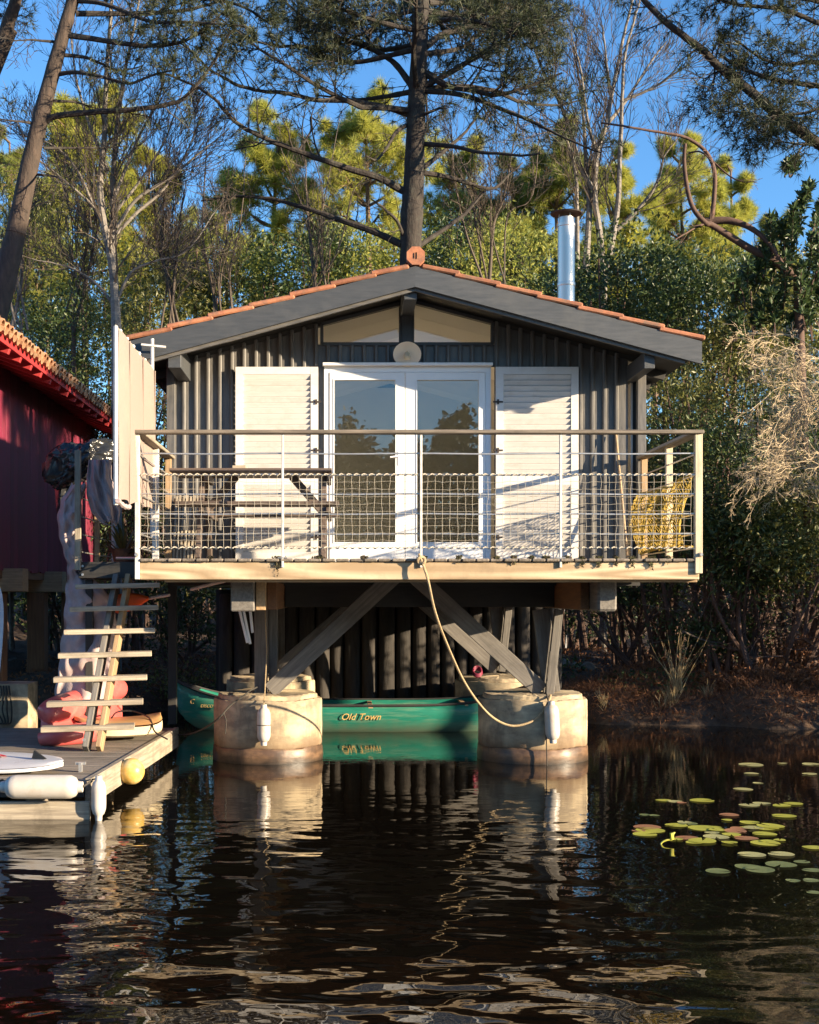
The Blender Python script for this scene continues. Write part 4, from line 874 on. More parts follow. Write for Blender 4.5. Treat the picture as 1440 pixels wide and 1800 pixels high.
# ================================================================ WATER, GROUND
SHX = np.array([-300, -40, -14, -8, -5, 2.5, 3.5, 8, 10, 12.5, 15, 18, 25, 40, 300.])
SHY = np.array([-20, -5, 9, 16, 18.4, 18.4, 16.35, 16.2, 14, 10, 5, -2, -12, -28, -60.])
def gh(x, y):
    x = np.asarray(x, float); y = np.asarray(y, float)
    d = y-np.interp(x, SHX, SHY)-.25*np.sin(x*1.9)-.12*np.sin(x*5.3+1)
    d2 = (-y-34)*.5+np.sin(x*.3)*.5          # far shore behind the viewer
    d = np.maximum(d, d2)
    s = np.clip((d+1.2)/1.9, 0, 1); s = s*s*(3-2*s)
    z = -1.1+1.42*s+.045*np.clip(d, 0, 30)+.15*np.clip(d-13, 0, 55)
    return z+np.clip(d, 0, 1)*(.10*np.sin(x*1.3+y*.7)+.07*np.sin(x*2.9-y*1.9)+.03*np.sin(x*7+y*6))
def axis(lo, hi, a, b, st):
    l = -np.geomspace(.3, a-lo, 24)[::-1]+a; r = np.geomspace(.3, hi-b, 24)+b
    return np.concatenate([l, np.arange(a, b, st), r])
gx, gy = axis(-700, 700, -12, 18, .2), axis(-700, 900, 13, 34, .2)
GX, GY = np.meshgrid(gx, gy); GZ = gh(GX, GY)
GZ += rng.normal(0, .018, GZ.shape)*(GZ > 0)
mb = MB(); mb.sheet(np.stack([GX, GY, GZ], -1))
m_soil = M('leaf_litter_soil', (.085, .052, .032), (.035, .024, .017), .95, 9, bump=.9, bdist=.04, coord='Object', dirt=(.12, .065, .03), dscale=3, damt=.8)
tag(mb.build('ground', m_soil, None, True), kind='structure')
mw = bpy.data.materials.new('pond_water'); mw.use_nodes = True; nt = mw.node_tree; L_ = nt.links.new
b = nt.nodes['Principled BSDF']; b.inputs['Base Color'].default_value = (.0045, .0033, .002, 1); b.inputs['Roughness'].default_value = .012; b.inputs['IOR'].default_value = 1.5; b.inputs['Specular IOR Level'].default_value = .5
tc = _n(nt, 'ShaderNodeTexCoord'); geo = _n(nt, 'ShaderNodeNewGeometry')
def wnoise(sc, st, det, rough=.5, dist=0):
    mp = _n(nt, 'ShaderNodeMapping'); mp.inputs['Scale'].default_value = st; mp.inputs['Rotation'].default_value = (0, 0, .2); L_(geo.outputs['Position'], mp.inputs['Vector'])
    n = _n(nt, 'ShaderNodeTexNoise'); n.inputs['Scale'].default_value = sc; n.inputs['Detail'].default_value = det; n.inputs['Roughness'].default_value = rough; n.inputs['Distortion'].default_value = dist
    L_(mp.outputs[0], n.inputs['Vector']); return n.outputs['Fac']
sep = _n(nt, 'ShaderNodeSeparateXYZ'); L_(geo.outputs['Position'], sep.inputs[0])
amp = _n(nt, 'ShaderNodeMapRange'); amp.inputs['From Min'].default_value = 5.0; amp.inputs['From Max'].default_value = 11.8; amp.inputs['To Min'].default_value = 1.0; amp.inputs['To Max'].default_value = .05
L_(sep.outputs['Y'], amp.inputs['Value'])
ampx = _n(nt, 'ShaderNodeMapRange'); ampx.inputs['From Min'].default_value = 1.2; ampx.inputs['From Max'].default_value = 2.6; ampx.inputs['To Min'].default_value = 1.0; ampx.inputs['To Max'].default_value = .35
L_(sep.outputs['X'], ampx.inputs['Value'])
a2 = _n(nt, 'ShaderNodeMath', operation='MULTIPLY'); L_(amp.outputs[0], a2.inputs[0]); L_(ampx.outputs[0], a2.inputs[1])
n1 = wnoise(3.4, (.65, 1.0, 1), 1.6, .45, .3); n2 = wnoise(11, (.6, 1.1, 1), 2, .5)
s1 = _n(nt, 'ShaderNodeMath', operation='MULTIPLY'); L_(n1, s1.inputs[0]); L_(a2.outputs[0], s1.inputs[1])
s2 = _n(nt, 'ShaderNodeMath', operation='MULTIPLY_ADD'); s2.inputs[1].default_value = .030; L_(n2, s2.inputs[0]); L_(s1.outputs[0], s2.inputs[2])
bp = _n(nt, 'ShaderNodeBump'); bp.inputs['Strength'].default_value = 1; bp.inputs['Distance'].default_value = .027
L_(s2.outputs[0], bp.inputs['Height']); L_(bp.outputs[0], b.inputs['Normal'])
mb = MB(); wx = axis(-400, 400, -6, 10, 1.0); wy = axis(-300, 60, 2, 20, 1.0)
WXg, WYg = np.meshgrid(wx, wy); mb.sheet(np.stack([WXg, WYg, WXg*0], -1))
tag(mb.build('pond_water', mw, None), kind='structure')
# ---------------------------------------------------------------- lily pads
ORD = 'leftmost,second,third,fourth,fifth,sixth,seventh,eighth,ninth,tenth,eleventh,twelfth,thirteenth,fourteenth,fifteenth,sixteenth,seventeenth,eighteenth,nineteenth,twentieth,twenty-first,twenty-second,twenty-third,twenty-fourth,twenty-fifth,twenty-sixth,twenty-seventh,twenty-eighth,twenty-ninth,thirtieth,thirty-first,thirty-second,thirty-third,thirty-fourth'.split(',')
def ordinal(k): return ORD[k]+(' from the left' if k else '')
pads = [(190, 358, 150, 0), (545, 352, 100, 0), (610, 358, 90, 1), (650, 366, 60, 2), (765, 353, 150, 0), (435, 436, 60, 3), (495, 441, 40, 3), (1050, 148, 150, 1), (1230, 140, 60, 1), (1395, 145, 110, 1), (1050, 200, 90, 1), (1385, 202, 90, 1), (1090, 252, 65, 1), (1005, 288, 120, 1), (1040, 380, 130, 1), (1110, 370, 110, 1), (1225, 383, 110, 0), (1290, 372, 120, 0), (1240, 443, 150, 0), (925, 438, 120, 2), (910, 468, 60, 0), (1040, 482, 120, 0), (1160, 503, 170, 0), (450, 505, 170, 2), (470, 525, 180, 0), (440, 548, 150, 0), (620, 496, 140, 0), (770, 512, 180, 0), (980, 515, 110, 2), (1060, 512, 130, 1), (620, 578, 80, 0), (850, 565, 160, 1), (770, 588, 170, 0), (925, 598, 100, 0), (1020, 570, 150, 2), (1125, 545, 150, 0), (1130, 598, 180, 0), (1055, 665, 170, 1), (1225, 663, 160, 1), (1400, 625, 120, 0), (1030, 737, 160, 3), (1220, 725, 190, 3), (1340, 710, 100, 3), (1100, 755, 180, 3), (860, 765, 150, 3), (1400, 755, 120, 3), (1290, 815, 90, 3), (1400, 815, 110, 3), (1410, 885, 90, 3)]
prs = random.Random(5)
for q in range(14): pads.append((int(prs.gauss(930, 210)), int(prs.triangular(470, 615, 545)), prs.randint(60, 150), prs.choice((0, 0, 0, 1, 2, 2, 3))))
pads = [p for p in pads if 340 < p[0] < 1420]
def prow(cy): return 0 if cy < 320 else (1 if cy < 450 else (2 if cy < 620 else 3))
lm = [l_lily, l_lilyp, l_lilyr, l_lilyd]; ln = ['yellow green', 'pale silvery', 'reddish', 'dull half sunken green']
for i, (cx, cy, w, k) in enumerate(pads):
    py = 1300+cy/3.273; px = 1000+cx/3.273; Y = H*F/(py-1045); r = max(.04, w/2/3.273*Y/F*.93)
    c = Vector(((px-600)*Y/F, Y, .003+.0005*(i % 11))); a0 = random.uniform(0, 6.28); V = [(c.x, c.y, c.z)]
    tx, ty = random.gauss(0, .008), random.gauss(0, .012); n = 22
    for ring in (.5, 1):
        for q in range(n+1):
            a = a0+.16+(6.283-.32)*q/n; rr = r*ring*(1+.03*math.sin(a*3+i)); dx, dy = rr*math.cos(a), rr*math.sin(a)
            V.append((c.x+dx, c.y+dy, max(.003, c.z+(tx*dx+ty*dy)*ring+.0022*ring*(ring > .9)*(.5+.5*math.sin(a*2+i*2)))))
    T = [(0, 1+q, 2+q) for q in range(n)]; Q = [(1+q, n+2+q, n+3+q, 2+q) for q in range(n)]
    mb = MB(); mb.add(V, Q, T); o = mb.build('lily_pad', lm[k], None, False, loc=c)
    row = ('near the right bank', 'in the row behind the raft', 'in the main raft', 'nearest the viewer')[prow(cy)]
    sib = sorted(p[:2] for p in pads if p[3] == k and prow(p[1]) == prow(cy))
    tag(o, f'{ln[k]} lily pad {row}'+(f', {ordinal(sib.index((cx, cy)))}' if len(sib) > 1 else ''), 'lily pad', 'lily pads on the dark water')
mb = MB(); s = [P(1161, 1493, 8.75), P(1163, 1482, 8.75), P(1172, 1477, 8.75), P(1182, 1476, 8.75)]; mb.tube(smooth_path(s, 5), .006, 5)
mb.tube([P(1182, 1476, 8.75), P(1181, 1466, 8.75), P(1187, 1463, 8.75)], [.012, .016, .004], 6); tag(mb.build('curled_shoot', l_lily, None, True, loc=P(1161, 1500, 8.75)), 'curled yellow shoot rising out of the water in front of the raft of pads', 'shoot')


# ================================================================ TREES
def unit(v): return v/(np.linalg.norm(v, axis=-1, keepdims=True)+1e-9)
def needle_arrays(pos, dr, m, Ln, w, spread=1.0):
    pos = np.repeat(np.asarray(pos, float), m, 0); d = np.repeat(unit(np.asarray(dr, float)), m, 0)
    d = unit(d*.75+rng.normal(0, spread*.62, d.shape)); n = len(pos)
    s = unit(np.cross(d, rng.normal(0, 1, d.shape)))*w/2; l = Ln*rng.uniform(.6, 1.1, (n, 1))
    tip = pos+d*l; tip[:, 2] -= .06*l[:, 0]
    V = np.stack([pos-s, pos+s, tip], 1).reshape(-1, 3); return V, np.arange(n*3).reshape(-1, 3)
def leaf_arrays(pos, ln, wd, dr=None, up=.3):
    n = len(pos); d = rng.normal(0, 1, (n, 3)) if dr is None else dr+rng.normal(0, .7, (n, 3)); d[:, 2] += up*.5; d = unit(d)
    s = unit(np.cross(d, rng.normal(0, 1, (n, 3))+np.array([0, 0, .8]))); k = rng.uniform(.65, 1.2, (n, 1)); nn = np.cross(d, s)
    a = pos; t = pos+d*ln*k; mid = pos+d*ln*k*.5-nn*wd*.12
    V = np.stack([a, mid+s*wd*k/2, t, mid-s*wd*k/2], 1).reshape(-1, 3); return V, np.arange(n*4).reshape(-1, 4)
def twig_path(p, d, L, n, wander, up):
    pts = [p]; d = d.copy(); st = L/(n-1)
    for i in range(n-1):
        d = d+rng.normal(0, wander, 3); d[2] += up; d /= np.linalg.norm(d)+1e-9; p = p+d*st; pts.append(p)
    return np.array(pts), d
def ramify(mb, path, r0, n, L, levels, tufts, up=.06, ang=.9, wander=.16, f0=.25, k=3, rmin=.004, flat=1.0, lastn=4, nseg=5):
    """side twigs along a path, recursively; free ends are collected in tufts"""
    m = len(path); tg = unit(np.gradient(path, axis=0))
    for q in range(n):
        f = f0+(1-f0)*(q+rng.random())/n; i = min(m-1, int(f*(m-1)+.5)); t = tg[i]
        rd = rng.normal(0, 1, 3); rd[2] *= flat; rd -= t*rd.dot(t); rd /= np.linalg.norm(rd)+1e-9
        d = unit(t*math.cos(ang)+rd*math.sin(ang)); l = L*(1.15-.65*f)*rng.uniform(.6, 1.25)
        p, e = twig_path(path[i], d, l, nseg if levels > 0 else lastn, wander, up)
        rr = max(rmin, r0*(1-.6*f))
        mb.tube(p, np.linspace(rr, max(rmin*.7, rr*.35), len(p)), k, False)
        if levels > 0: ramify(mb, p, rr*.55, max(2, int(n*.55)), l*.55, levels-1, tufts, up, ang, wander, .2, 3, rmin, flat, lastn, nseg)
        if levels == 0:
            tufts.append((p[-1], e)); tufts.append(((p[-1]+p[-2])/2 if lastn < 3 else p[-2], e))
        else: tufts.append((p[-1], e))
def crown(tufts, m, Ln, w, mat, parent, name='crown', spread=1.0):
    V, T = needle_arrays([t[0] for t in tufts], [t[1] for t in tufts], m, Ln, w, spread)
    me = np_mesh(name, V-np.array(base_of(parent)), None, T); return link(name, me, mat, parent, base_of(parent))
def px_path(pts, Y0, Y1, n=5, wig=.03):
    N = len(pts); w = [P(a, b, Y0+(Y1-Y0)*i/(N-1)) for i, (a, b) in enumerate(pts)]
    p = smooth_path(w, n); return p+np.cumsum(rng.normal(0, wig*.3, p.shape), 0)*np.linspace(0, 1, len(p))[:, None]
def c4(l): return [(360+a/2.571, b/2.571) for a, b in l]
def c5(l): return [(840+a/2.4, b/2.4) for a, b in l]
def c3(l): return [(a/3, b/3) for a, b in l]
# ---- the big pine behind the roof
YP = 20.6
big = thing('tall_pine', (P(722, 445, YP).x, YP, float(gh(P(722, 445, YP).x, YP))), 'tall dark pine with long bare limbs rising right behind the roof ridge', 'pine tree')
bx = P(720, 445, YP).x
tr = [(bx-.02, YP, float(gh(bx, YP))-.1), (bx-.02, YP, 3.5)]+[tuple(P(a, b, YP)) for a, b in ((722, 440), (727, 330), (730, 250), (733, 160), (738, 80), (741, 0), (744, -90), (748, -220), (752, -380), (754, -560), (757, -700))]
tp_ = smooth_path(tr, 5); mb = MB(); mb.tube(tp_, np.interp(np.linspace(0, 1, len(tp_)), [0, .2, .5, .75, 1], [.21, .175, .125, .10, .02])*(1+rng.normal(0, .03, len(tp_))), 14); mb.build('trunk', m_pine, big, True)
BR = [([(890, 1105), (760, 1045), (600, 990), (450, 940), (300, 900), (150, 895), (0, 915)], .060, 0), ([(900, 865), (800, 810), (700, 780), (550, 735), (420, 685), (300, 640), (200, 590), (120, 530), (40, 450), (-60, 380), (-200, 330)], .062, 1),
      ([(915, 515), (800, 480), (650, 455), (500, 450), (380, 420), (250, 405), (130, 370), (40, 320), (-60, 230), (-150, 150)], .05, 1), ([(930, 415), (830, 435), (700, 450), (500, 425)], .05, 0),
      ([(940, 395), (870, 300), (800, 245), (700, 205), (600, 170), (500, 110), (440, 60), (350, -30)], .055, 2), ([(935, 225), (830, 250), (700, 275), (600, 270), (450, 210), (320, 205), (180, 150), (60, 60)], .05, 2),
      ([(945, 135), (850, 115), (750, 90), (640, 55), (540, 20), (430, -60)], .045, 2), ([(955, 45), (860, 70), (760, 120), (680, 165), (560, 190), (420, 160)], .04, 2),
      ([(1000, 210), (1080, 150), (1230, 105), (1380, 30), (1480, -40)], .06, 2), ([(990, 390), (1100, 330), (1230, 250), (1350, 170), (1430, 110), (1550, 20)], .055, 2),
      ([(1000, 330), (1100, 390), (1200, 410), (1300, 435), (1440, 400), (1600, 340)], .06, 2), ([(1000, 410), (1150, 425), (1280, 465), (1440, 525), (1600, 610), (1780, 690)], .05, 1),
      ([(985, 760), (1080, 680), (1180, 590), (1260, 470)], .045, 0), ([(990, 650), (1120, 665), (1250, 695), (1440, 705), (1540, 690)], .042, 0), ([(985, 780), (1100, 800), (1200, 830), (1310, 850), (1380, 790), (1440, 740)], .045, 0),
      ([(960, 1115), (1060, 1050), (1180, 970), (1260, 880), (1290, 840)], .045, 0), ([(985, 520), (1050, 490), (1100, 480)], .03, 0), ([(965, 640), (1000, 580), (1010, 530)], .028, 0), ([(915, 565), (860, 600), (820, 670), (770, 715), (720, 680)], .035, 0),
      ([(905, 1085), (870, 1000), (800, 930), (750, 885)], .035, 0), ([(1010, 90), (1150, 90), (1260, 110), (1400, 160), (1520, 170)], .05, 2), ([(1010, 10), (1100, 10), (1250, -5), (1400, 10)], .045, 2),
      ([(960, 10), (880, -30), (760, -50), (600, -70), (460, -130)], .05, 2), ([(1000, -60), (1120, -110), (1300, -120), (1450, -170)], .05, 2), ([(425, 680), (480, 590), (478, 530), (520, 545), (615, 545)], .02, 0)]
tufts = []
for i, (pts, r, fol) in enumerate(BR):
    dy = random.choice([-1, 1])*random.uniform(.4, 1.6); p = px_path(c4(pts), YP, YP+dy, 5, .03); mb = MB(); N = len(p)
    mb.tube(p, np.linspace(r, r*.25, N)*(1+rng.normal(0, .05, N)), 8); tf = []
    if fol == 0: ramify(mb, p, r*.3, 9, .55, 1, tf, .03, .95, .2, .2, 3, .004)
    else: ramify(mb, p, r*.34, 15 if fol == 1 else 22, .85, 1, tf, .04, .9, .17, .30, 4, .0045)
    if fol: tufts += [t for t in tf if rng.random() < (.48 if fol == 2 else .30)]
    mb.build('branch', m_pine, big, True)
for q in range(26):      # limbs above the frame carry the crown proper
    z = rng.uniform(8.6, 16.5); i = int(np.argmin(np.abs(tp_[:, 2]-z))); a = rng.uniform(0, 6.28); L = (17.2-z)*.28+1.0
    p, e = twig_path(tp_[i], np.array([math.cos(a), math.sin(a), .2]), L, 8, .12, .05); mb = MB(); mb.tube(p, np.linspace(.05, .012, 8), 6)
    ramify(mb, p, .018, 14, .9, 1, tufts, .05, .9, .17, .3, 3, .006); mb.build('branch', m_pine, big, True)
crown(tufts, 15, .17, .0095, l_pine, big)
# ---- leaning pines at the left
def lean_pine(trunk_px, Y, wd, branches, label, top, pref=1):
    t = thing('leaning_pine', (P(*trunk_px[0], Y).x, Y, 0), label, 'pine tree', 'pines leaning in from the left')
    w0 = P(*trunk_px[0], Y); d = w0-P(*trunk_px[1], Y); zg = float(gh(w0.x, Y)); k = max(0, (w0.z-zg)/max(.3, -d.z)); base = w0+d*k
    p = smooth_path([tuple(base)]+[tuple(P(a, b, Y)) for a, b in trunk_px], 5); N = len(p); mb = MB(); mb.tube(p, np.linspace(wd*1.1, wd*.35, N)*(1+rng.normal(0, .03, N)), 12); mb.build('trunk', m_pine3 if pref else m_pine, t, True); tf = []
    for pts, r, fol in branches:
        q = px_path(pts, Y, Y+random.uniform(-1, 1), 5, .02); mb = MB(); mb.tube(q, np.linspace(r, r*.3, len(q)), 7)
        x = []; ramify(mb, q, r*.35, 12, .6, 1, x, .04, .9, .18, .35, 3, .004); mb.build('branch', m_pine, t, True)
        if fol: tf += [v for v in x if rng.random() < fol]
    for q in range(top):
        f = rng.uniform(.72, 1); i = int(f*(N-1)); a = rng.uniform(0, 6.28); pp_, e = twig_path(p[i], np.array([math.cos(a), math.sin(a), .25]), rng.uniform(1, 2), 7, .12, .05)
        mb = MB(); mb.tube(pp_, np.linspace(.035, .01, 7), 6); ramify(mb, pp_, .014, 14, .8, 1, tf, .05, .9, .17, .3, 3, .006); mb.build('branch', m_pine, t, True)
    crown(tf, 14, .17, .0095, l_pine, t)
lean_pine(c3([(20, 1500), (90, 1200), (150, 900), (220, 600), (300, 300), (370, 50), (430, -150), (560, -600), (640, -900)]), 19.0, .155,
    [(c3([(240, 640), (300, 610), (500, 590), (700, 580), (880, 555), (970, 510), (1080, 390), (1160, 250), (1230, 150)]), .05, .5), (c3([(340, 290), (450, 300), (540, 330), (640, 360), (760, 330)]), .03, .4), (c3([(310, 390), (400, 380), (540, 405), (680, 440), (820, 400), (960, 370)]), .035, .5),
     (c3([(360, 185), (470, 200), (620, 225), (780, 240), (920, 230), (1000, 200), (1080, 140), (1200, 40)]), .045, .9), (c3([(400, 70), (640, 70), (900, 60), (1100, 20), (1250, -60)]), .045, 1), (c3([(280, 530), (400, 540), (500, 570)]), .025, 0), (c3([(230, 780), (500, 780), (680, 770)]), .022, 0), (c3([(290, 220), (170, 215), (40, 225)]), .022, 0),
     (c3([(180, 650), (80, 640), (-40, 635)]), .022, .2), (c3([(200, 920), (280, 930), (330, 960)]), .02, 0), (c3([(400, -40), (640, -60), (900, -30), (1250, 30), (1440, 130)]), .045, 1), (c3([(390, 0), (560, 20), (800, 110), (1000, 110), (1300, 120)]), .04, 1)], 'leaning pine with a bare trunk crossing the top left corner', 16)
lean_pine(c3([(-60, 420), (0, 270), (45, 120), (90, -20), (150, -300), (210, -600)]), 20.5, .14, [(c3([(0, 80), (-60, 60), (-160, 50)]), .03, .5), (c3([(20, 90), (60, 95), (110, 70)]), .02, .3)], 'second leaning pine trunk cut by the left edge of the picture', 10)
# ---- overhanging pine limbs at the upper right, from a trunk outside the frame
YR = 16.5
t = thing('overhanging_pine', (P(1590, 900, YR).x, YR, .5), 'pine whose thick limbs reach in from the right over the sky', 'pine tree')
tx = P(1590, 0, YR).x; p = smooth_path([(tx+.1, YR, .3), (tx, YR, 4), (tx+.05, YR, 8), (tx-.1, YR, 13)], 6); mb = MB(); mb.tube(p, np.linspace(.2, .08, len(p)), 12); mb.build('trunk', m_pine, t, True); tufts = []
for pts, r, fol in (([(1700, 790), (1560, 690), (1440, 610), (1290, 510), (1150, 390), (1030, 300), (950, 220), (830, 130), (720, 30), (640, -60)], .085, .8), ([(1750, 390), (1600, 380), (1440, 360), (1270, 340), (1120, 300), (1010, 245)], .05, .7), ([(1700, 200), (1560, 130), (1440, 100), (1280, 40), (1100, 20), (960, -20)], .045, 1), ([(1700, 60), (1500, 20), (1300, -30), (1100, -60), (950, -90)], .05, 1), ([(1640, 480), (1500, 440), (1380, 470), (1270, 480), (1200, 530)], .03, .9), ([(1100, 330), (1060, 420), (1050, 500)], .016, .3), ([(1180, 400), (1170, 470), (1180, 550)], .014, .9), ([(1560, 300), (1420, 260), (1300, 270), (1200, 240), (1080, 160)], .035, 1), ([(1000, 260), (1000, 330), (990, 390)], .016, .0)):
    pts = [(1800, pts[0][1]+25)]+pts if pts[0][0] > 1620 else pts
    q = px_path(c5(pts), YR, YR-random.uniform(0, .8), 5, .015); mb = MB(); mb.tube(q, np.linspace(r, r*.35, len(q)), 9); x = []; ramify(mb, q, r*.28, 20, .62, 1, x, .0, .95, .2, .2, 3, .004); tufts += [v for v in x if rng.random() < fol*.55]; mb.build('branch', m_pine, t, True)
crown(tufts, 13, .15, .008, l_pine, t)
# ---- bare birches
def birch(name, stems, Y, label, cat, mat, twigs=15, L=1.5, lev=2, group=None, r=.05, up=.10):
    w0 = P(*stems[0][0][0], Y); t = thing(name, (w0.x, Y, float(gh(w0.x, Y))), label, cat, group)
    for i, (pts, rad, tw) in enumerate(stems):
        yy = Y+random.uniform(-.5, .5) if i else Y
        q = px_path(pts, Y, yy, 6, .02)
        if i == 0: q = np.vstack([[(q[0][0], Y, float(gh(w0.x, Y))-.1)], q])
        mb = MB(); mb.tube(q, np.linspace(rad, max(.008, rad*.22), len(q)), 8); mb.build('trunk' if rad > .05 else 'limb', mat, t, True)
        mb = MB(); x = []; ramify(mb, q, rad*.33, int(twigs*tw), L, lev, x, up, .55, .13, .15, 3, .0042, 1.0, 4); mb.build('twigs', m_twig, t)
S = [([(205, 585), (203, 540), (198, 470), (185, 400), (176, 330), (184, 230), (188, 120), (196, 0), (200, -60)], .085, 1.2), ([(198, 480), (200, 400), (198, 330), (203, 240), (215, 140), (236, 40), (250, -30)], .06, 1.2), ([(200, 490), (190, 420), (160, 350), (130, 290), (90, 250), (45, 235)], .035, 1), ([(205, 400), (240, 350), (300, 310), (345, 270), (400, 225)], .035, 1), ([(205, 410), (245, 370), (290, 330), (335, 260), (360, 190)], .032, 1), ([(198, 420), (170, 370), (130, 330), (95, 300), (60, 270), (30, 210)], .028, 1), ([(203, 540), (170, 500), (120, 470), (60, 455)], .028, .8), ([(205, 530), (230, 480), (270, 460), (330, 440), (380, 370)], .028, 1), ([(200, 350), (240, 250), (280, 170), (300, 80)], .03, 1), ([(190, 300), (150, 200), (130, 120), (120, 20)], .03, 1), ([(205, 370), (260, 300), (300, 230), (330, 140)], .026, 1)]
birch('bare_birch', S, 21.0, 'leafless pale barked tree fanning upward behind the wind screen', 'tree', m_birch, 15, 1.25, 2)
S = [(c5([(530, 1150), (515, 1000), (490, 820), (500, 650), (540, 530), (560, 400), (600, 200), (640, 50), (660, -60)]), .066, 1.1), (c5([(545, 1150), (570, 1000), (592, 850), (605, 620), (615, 450), (625, 250), (665, 100), (700, -40)]), .058, 1), (c5([(490, 800), (430, 700), (390, 560), (340, 430), (270, 300), (200, 100), (170, 0)]), .05, 1), (c5([(455, 1150), (470, 900), (465, 750), (450, 560), (440, 380), (410, 200)]), .06, 1), (c5([(540, 530), (620, 430), (720, 280), (800, 180)]), .035, 1), (c5([(600, 430), (740, 370), (850, 300), (900, 270)]), .03, .9), (c5([(575, 980), (680, 880), (760, 760), (790, 650), (860, 560)]), .04, 1), (c5([(500, 640), (460, 500), (430, 300), (380, 120)]), .035, 1), (c5([(560, 400), (540, 250), (520, 100)]), .03, 1), (c5([(420, 1140), (420, 900), (415, 750), (380, 600), (300, 560)]), .045, 1)]
birch('bare_birch', S, 22.5, 'clump of leafless pale stems behind the steel flue', 'tree', m_birch, 14, 1.25, 2)
for i, (px, py, Y, sp) in enumerate(((130, 560, 24, 120), (300, 560, 23, 90), (860, 480, 25, 110), (20, 560, 23, 80), (385, 560, 25, 80), (560, 520, 27, 90))):
    S = []
    for k in range(6): a = random.uniform(-1, 1); S.append(([(px+random.uniform(-30, 30)*(k > 0), py+20), (px+a*sp*.3+random.uniform(-14, 14), py-random.uniform(60, 110)), (px+a*sp*.55+random.uniform(-18, 18), py-random.uniform(130, 190)), (px+a*sp+random.uniform(-25, 25), py-random.uniform(200, 320))], random.uniform(.012, .024) if k else .04, 1.25))
    birch('bare_tree', S, Y, ['thin bare tree left of the pale birch', 'brown twiggy bare tree over the left roof slope', 'leafless tree between the tall pine and the flue', 'thin bare tree at the left edge above the red eave', 'twiggy bare tree just left of the tall pine', 'low leafless tree behind the roof ridge'][i], 'tree', m_twig if i != 3 else m_birch, 11, 1.1, 1 if i > 2 else 2, 'thin bare trees behind the cabin')
# ---- background pines
def bg_pine(px, top, Y, halfw, bot, mat, label, n=16, dens=1.0, leafL=.28, m=12, zt=None, lean=0, w=.0145):
    x0 = (px-600)*Y/F; zg = float(gh(x0, Y)); pt_, pb_ = P(px, top, Y), P(px, bot, Y); hw = halfw*Y/F
    t = thing('background_pine', (x0, Y, zg), label, 'pine tree', 'pines in the sunlit wood behind')
    p = smooth_path([(x0-lean, Y, zg-.1), (x0-lean*.6, Y, (zg+pb_.z)/2), (x0, Y, pb_.z), (pt_.x+random.uniform(-.2, .2), Y, pt_.z)], 6); N = len(p)
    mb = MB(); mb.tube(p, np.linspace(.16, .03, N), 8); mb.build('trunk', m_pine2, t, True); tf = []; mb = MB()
    for q in range(n):
        f = (q+rng.random())/n; z = pb_.z+(pt_.z-pb_.z)*f; i = int(np.argmin(np.abs(p[:, 2]-z))); a = q*2.4+rng.uniform(-.5, .5)
        L = hw*(1.0-.62*max(0, f-.35)/.65)*rng.uniform(.6, 1.15)
        pp_, e = twig_path(p[i], np.array([math.cos(a), math.sin(a), .25+.5*f]), L, 7, .12, .06); mb.tube(pp_, np.linspace(.045, .014, 7), 5)
        ramify(mb, pp_, .016, int(9*dens)+2, L*.45, 2 if leafL < .4 else 1, tf, .07, .85, .2, .30, 3, .006, 1.0, 2, 3)
    mb.build('limbs', m_pine2, t); crown([v for v in tf if rng.random() < .60], m, leafL, w, mat, t, spread=.7)
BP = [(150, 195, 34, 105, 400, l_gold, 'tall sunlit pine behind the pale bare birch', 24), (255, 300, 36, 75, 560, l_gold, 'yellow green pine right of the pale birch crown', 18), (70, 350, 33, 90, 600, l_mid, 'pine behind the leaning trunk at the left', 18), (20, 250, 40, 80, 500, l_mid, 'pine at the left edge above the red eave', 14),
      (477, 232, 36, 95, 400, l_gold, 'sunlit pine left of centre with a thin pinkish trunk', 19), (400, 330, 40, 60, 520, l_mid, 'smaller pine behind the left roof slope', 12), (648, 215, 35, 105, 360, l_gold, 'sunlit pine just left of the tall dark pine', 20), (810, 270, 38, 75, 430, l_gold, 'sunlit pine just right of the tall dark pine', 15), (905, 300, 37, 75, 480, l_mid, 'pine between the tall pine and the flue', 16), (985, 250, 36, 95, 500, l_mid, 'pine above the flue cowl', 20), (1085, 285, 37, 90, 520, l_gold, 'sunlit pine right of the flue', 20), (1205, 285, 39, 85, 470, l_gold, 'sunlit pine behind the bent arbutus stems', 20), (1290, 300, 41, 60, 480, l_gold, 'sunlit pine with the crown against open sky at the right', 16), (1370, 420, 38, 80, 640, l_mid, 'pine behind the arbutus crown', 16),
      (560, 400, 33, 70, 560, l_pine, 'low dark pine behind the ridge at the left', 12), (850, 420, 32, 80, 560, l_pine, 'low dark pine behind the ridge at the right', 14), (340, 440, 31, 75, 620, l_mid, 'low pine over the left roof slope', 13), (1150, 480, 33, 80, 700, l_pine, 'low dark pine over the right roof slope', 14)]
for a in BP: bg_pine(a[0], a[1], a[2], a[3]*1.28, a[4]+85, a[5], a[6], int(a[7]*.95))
for i in range(17):      # deeper wood
    px = -240+i*116+random.uniform(-25, 25); Y = random.uniform(48, 62); bg_pine(px, random.uniform(330, 440) if px < 1260 or px > 1420 else random.uniform(430, 500), Y, random.uniform(70, 95), random.uniform(620, 720), l_mid if i % 3 else l_gold, 'distant pine of the far wood, '+ordinal(i)+' along its row', 12, .8, .5, 11, w=.036)
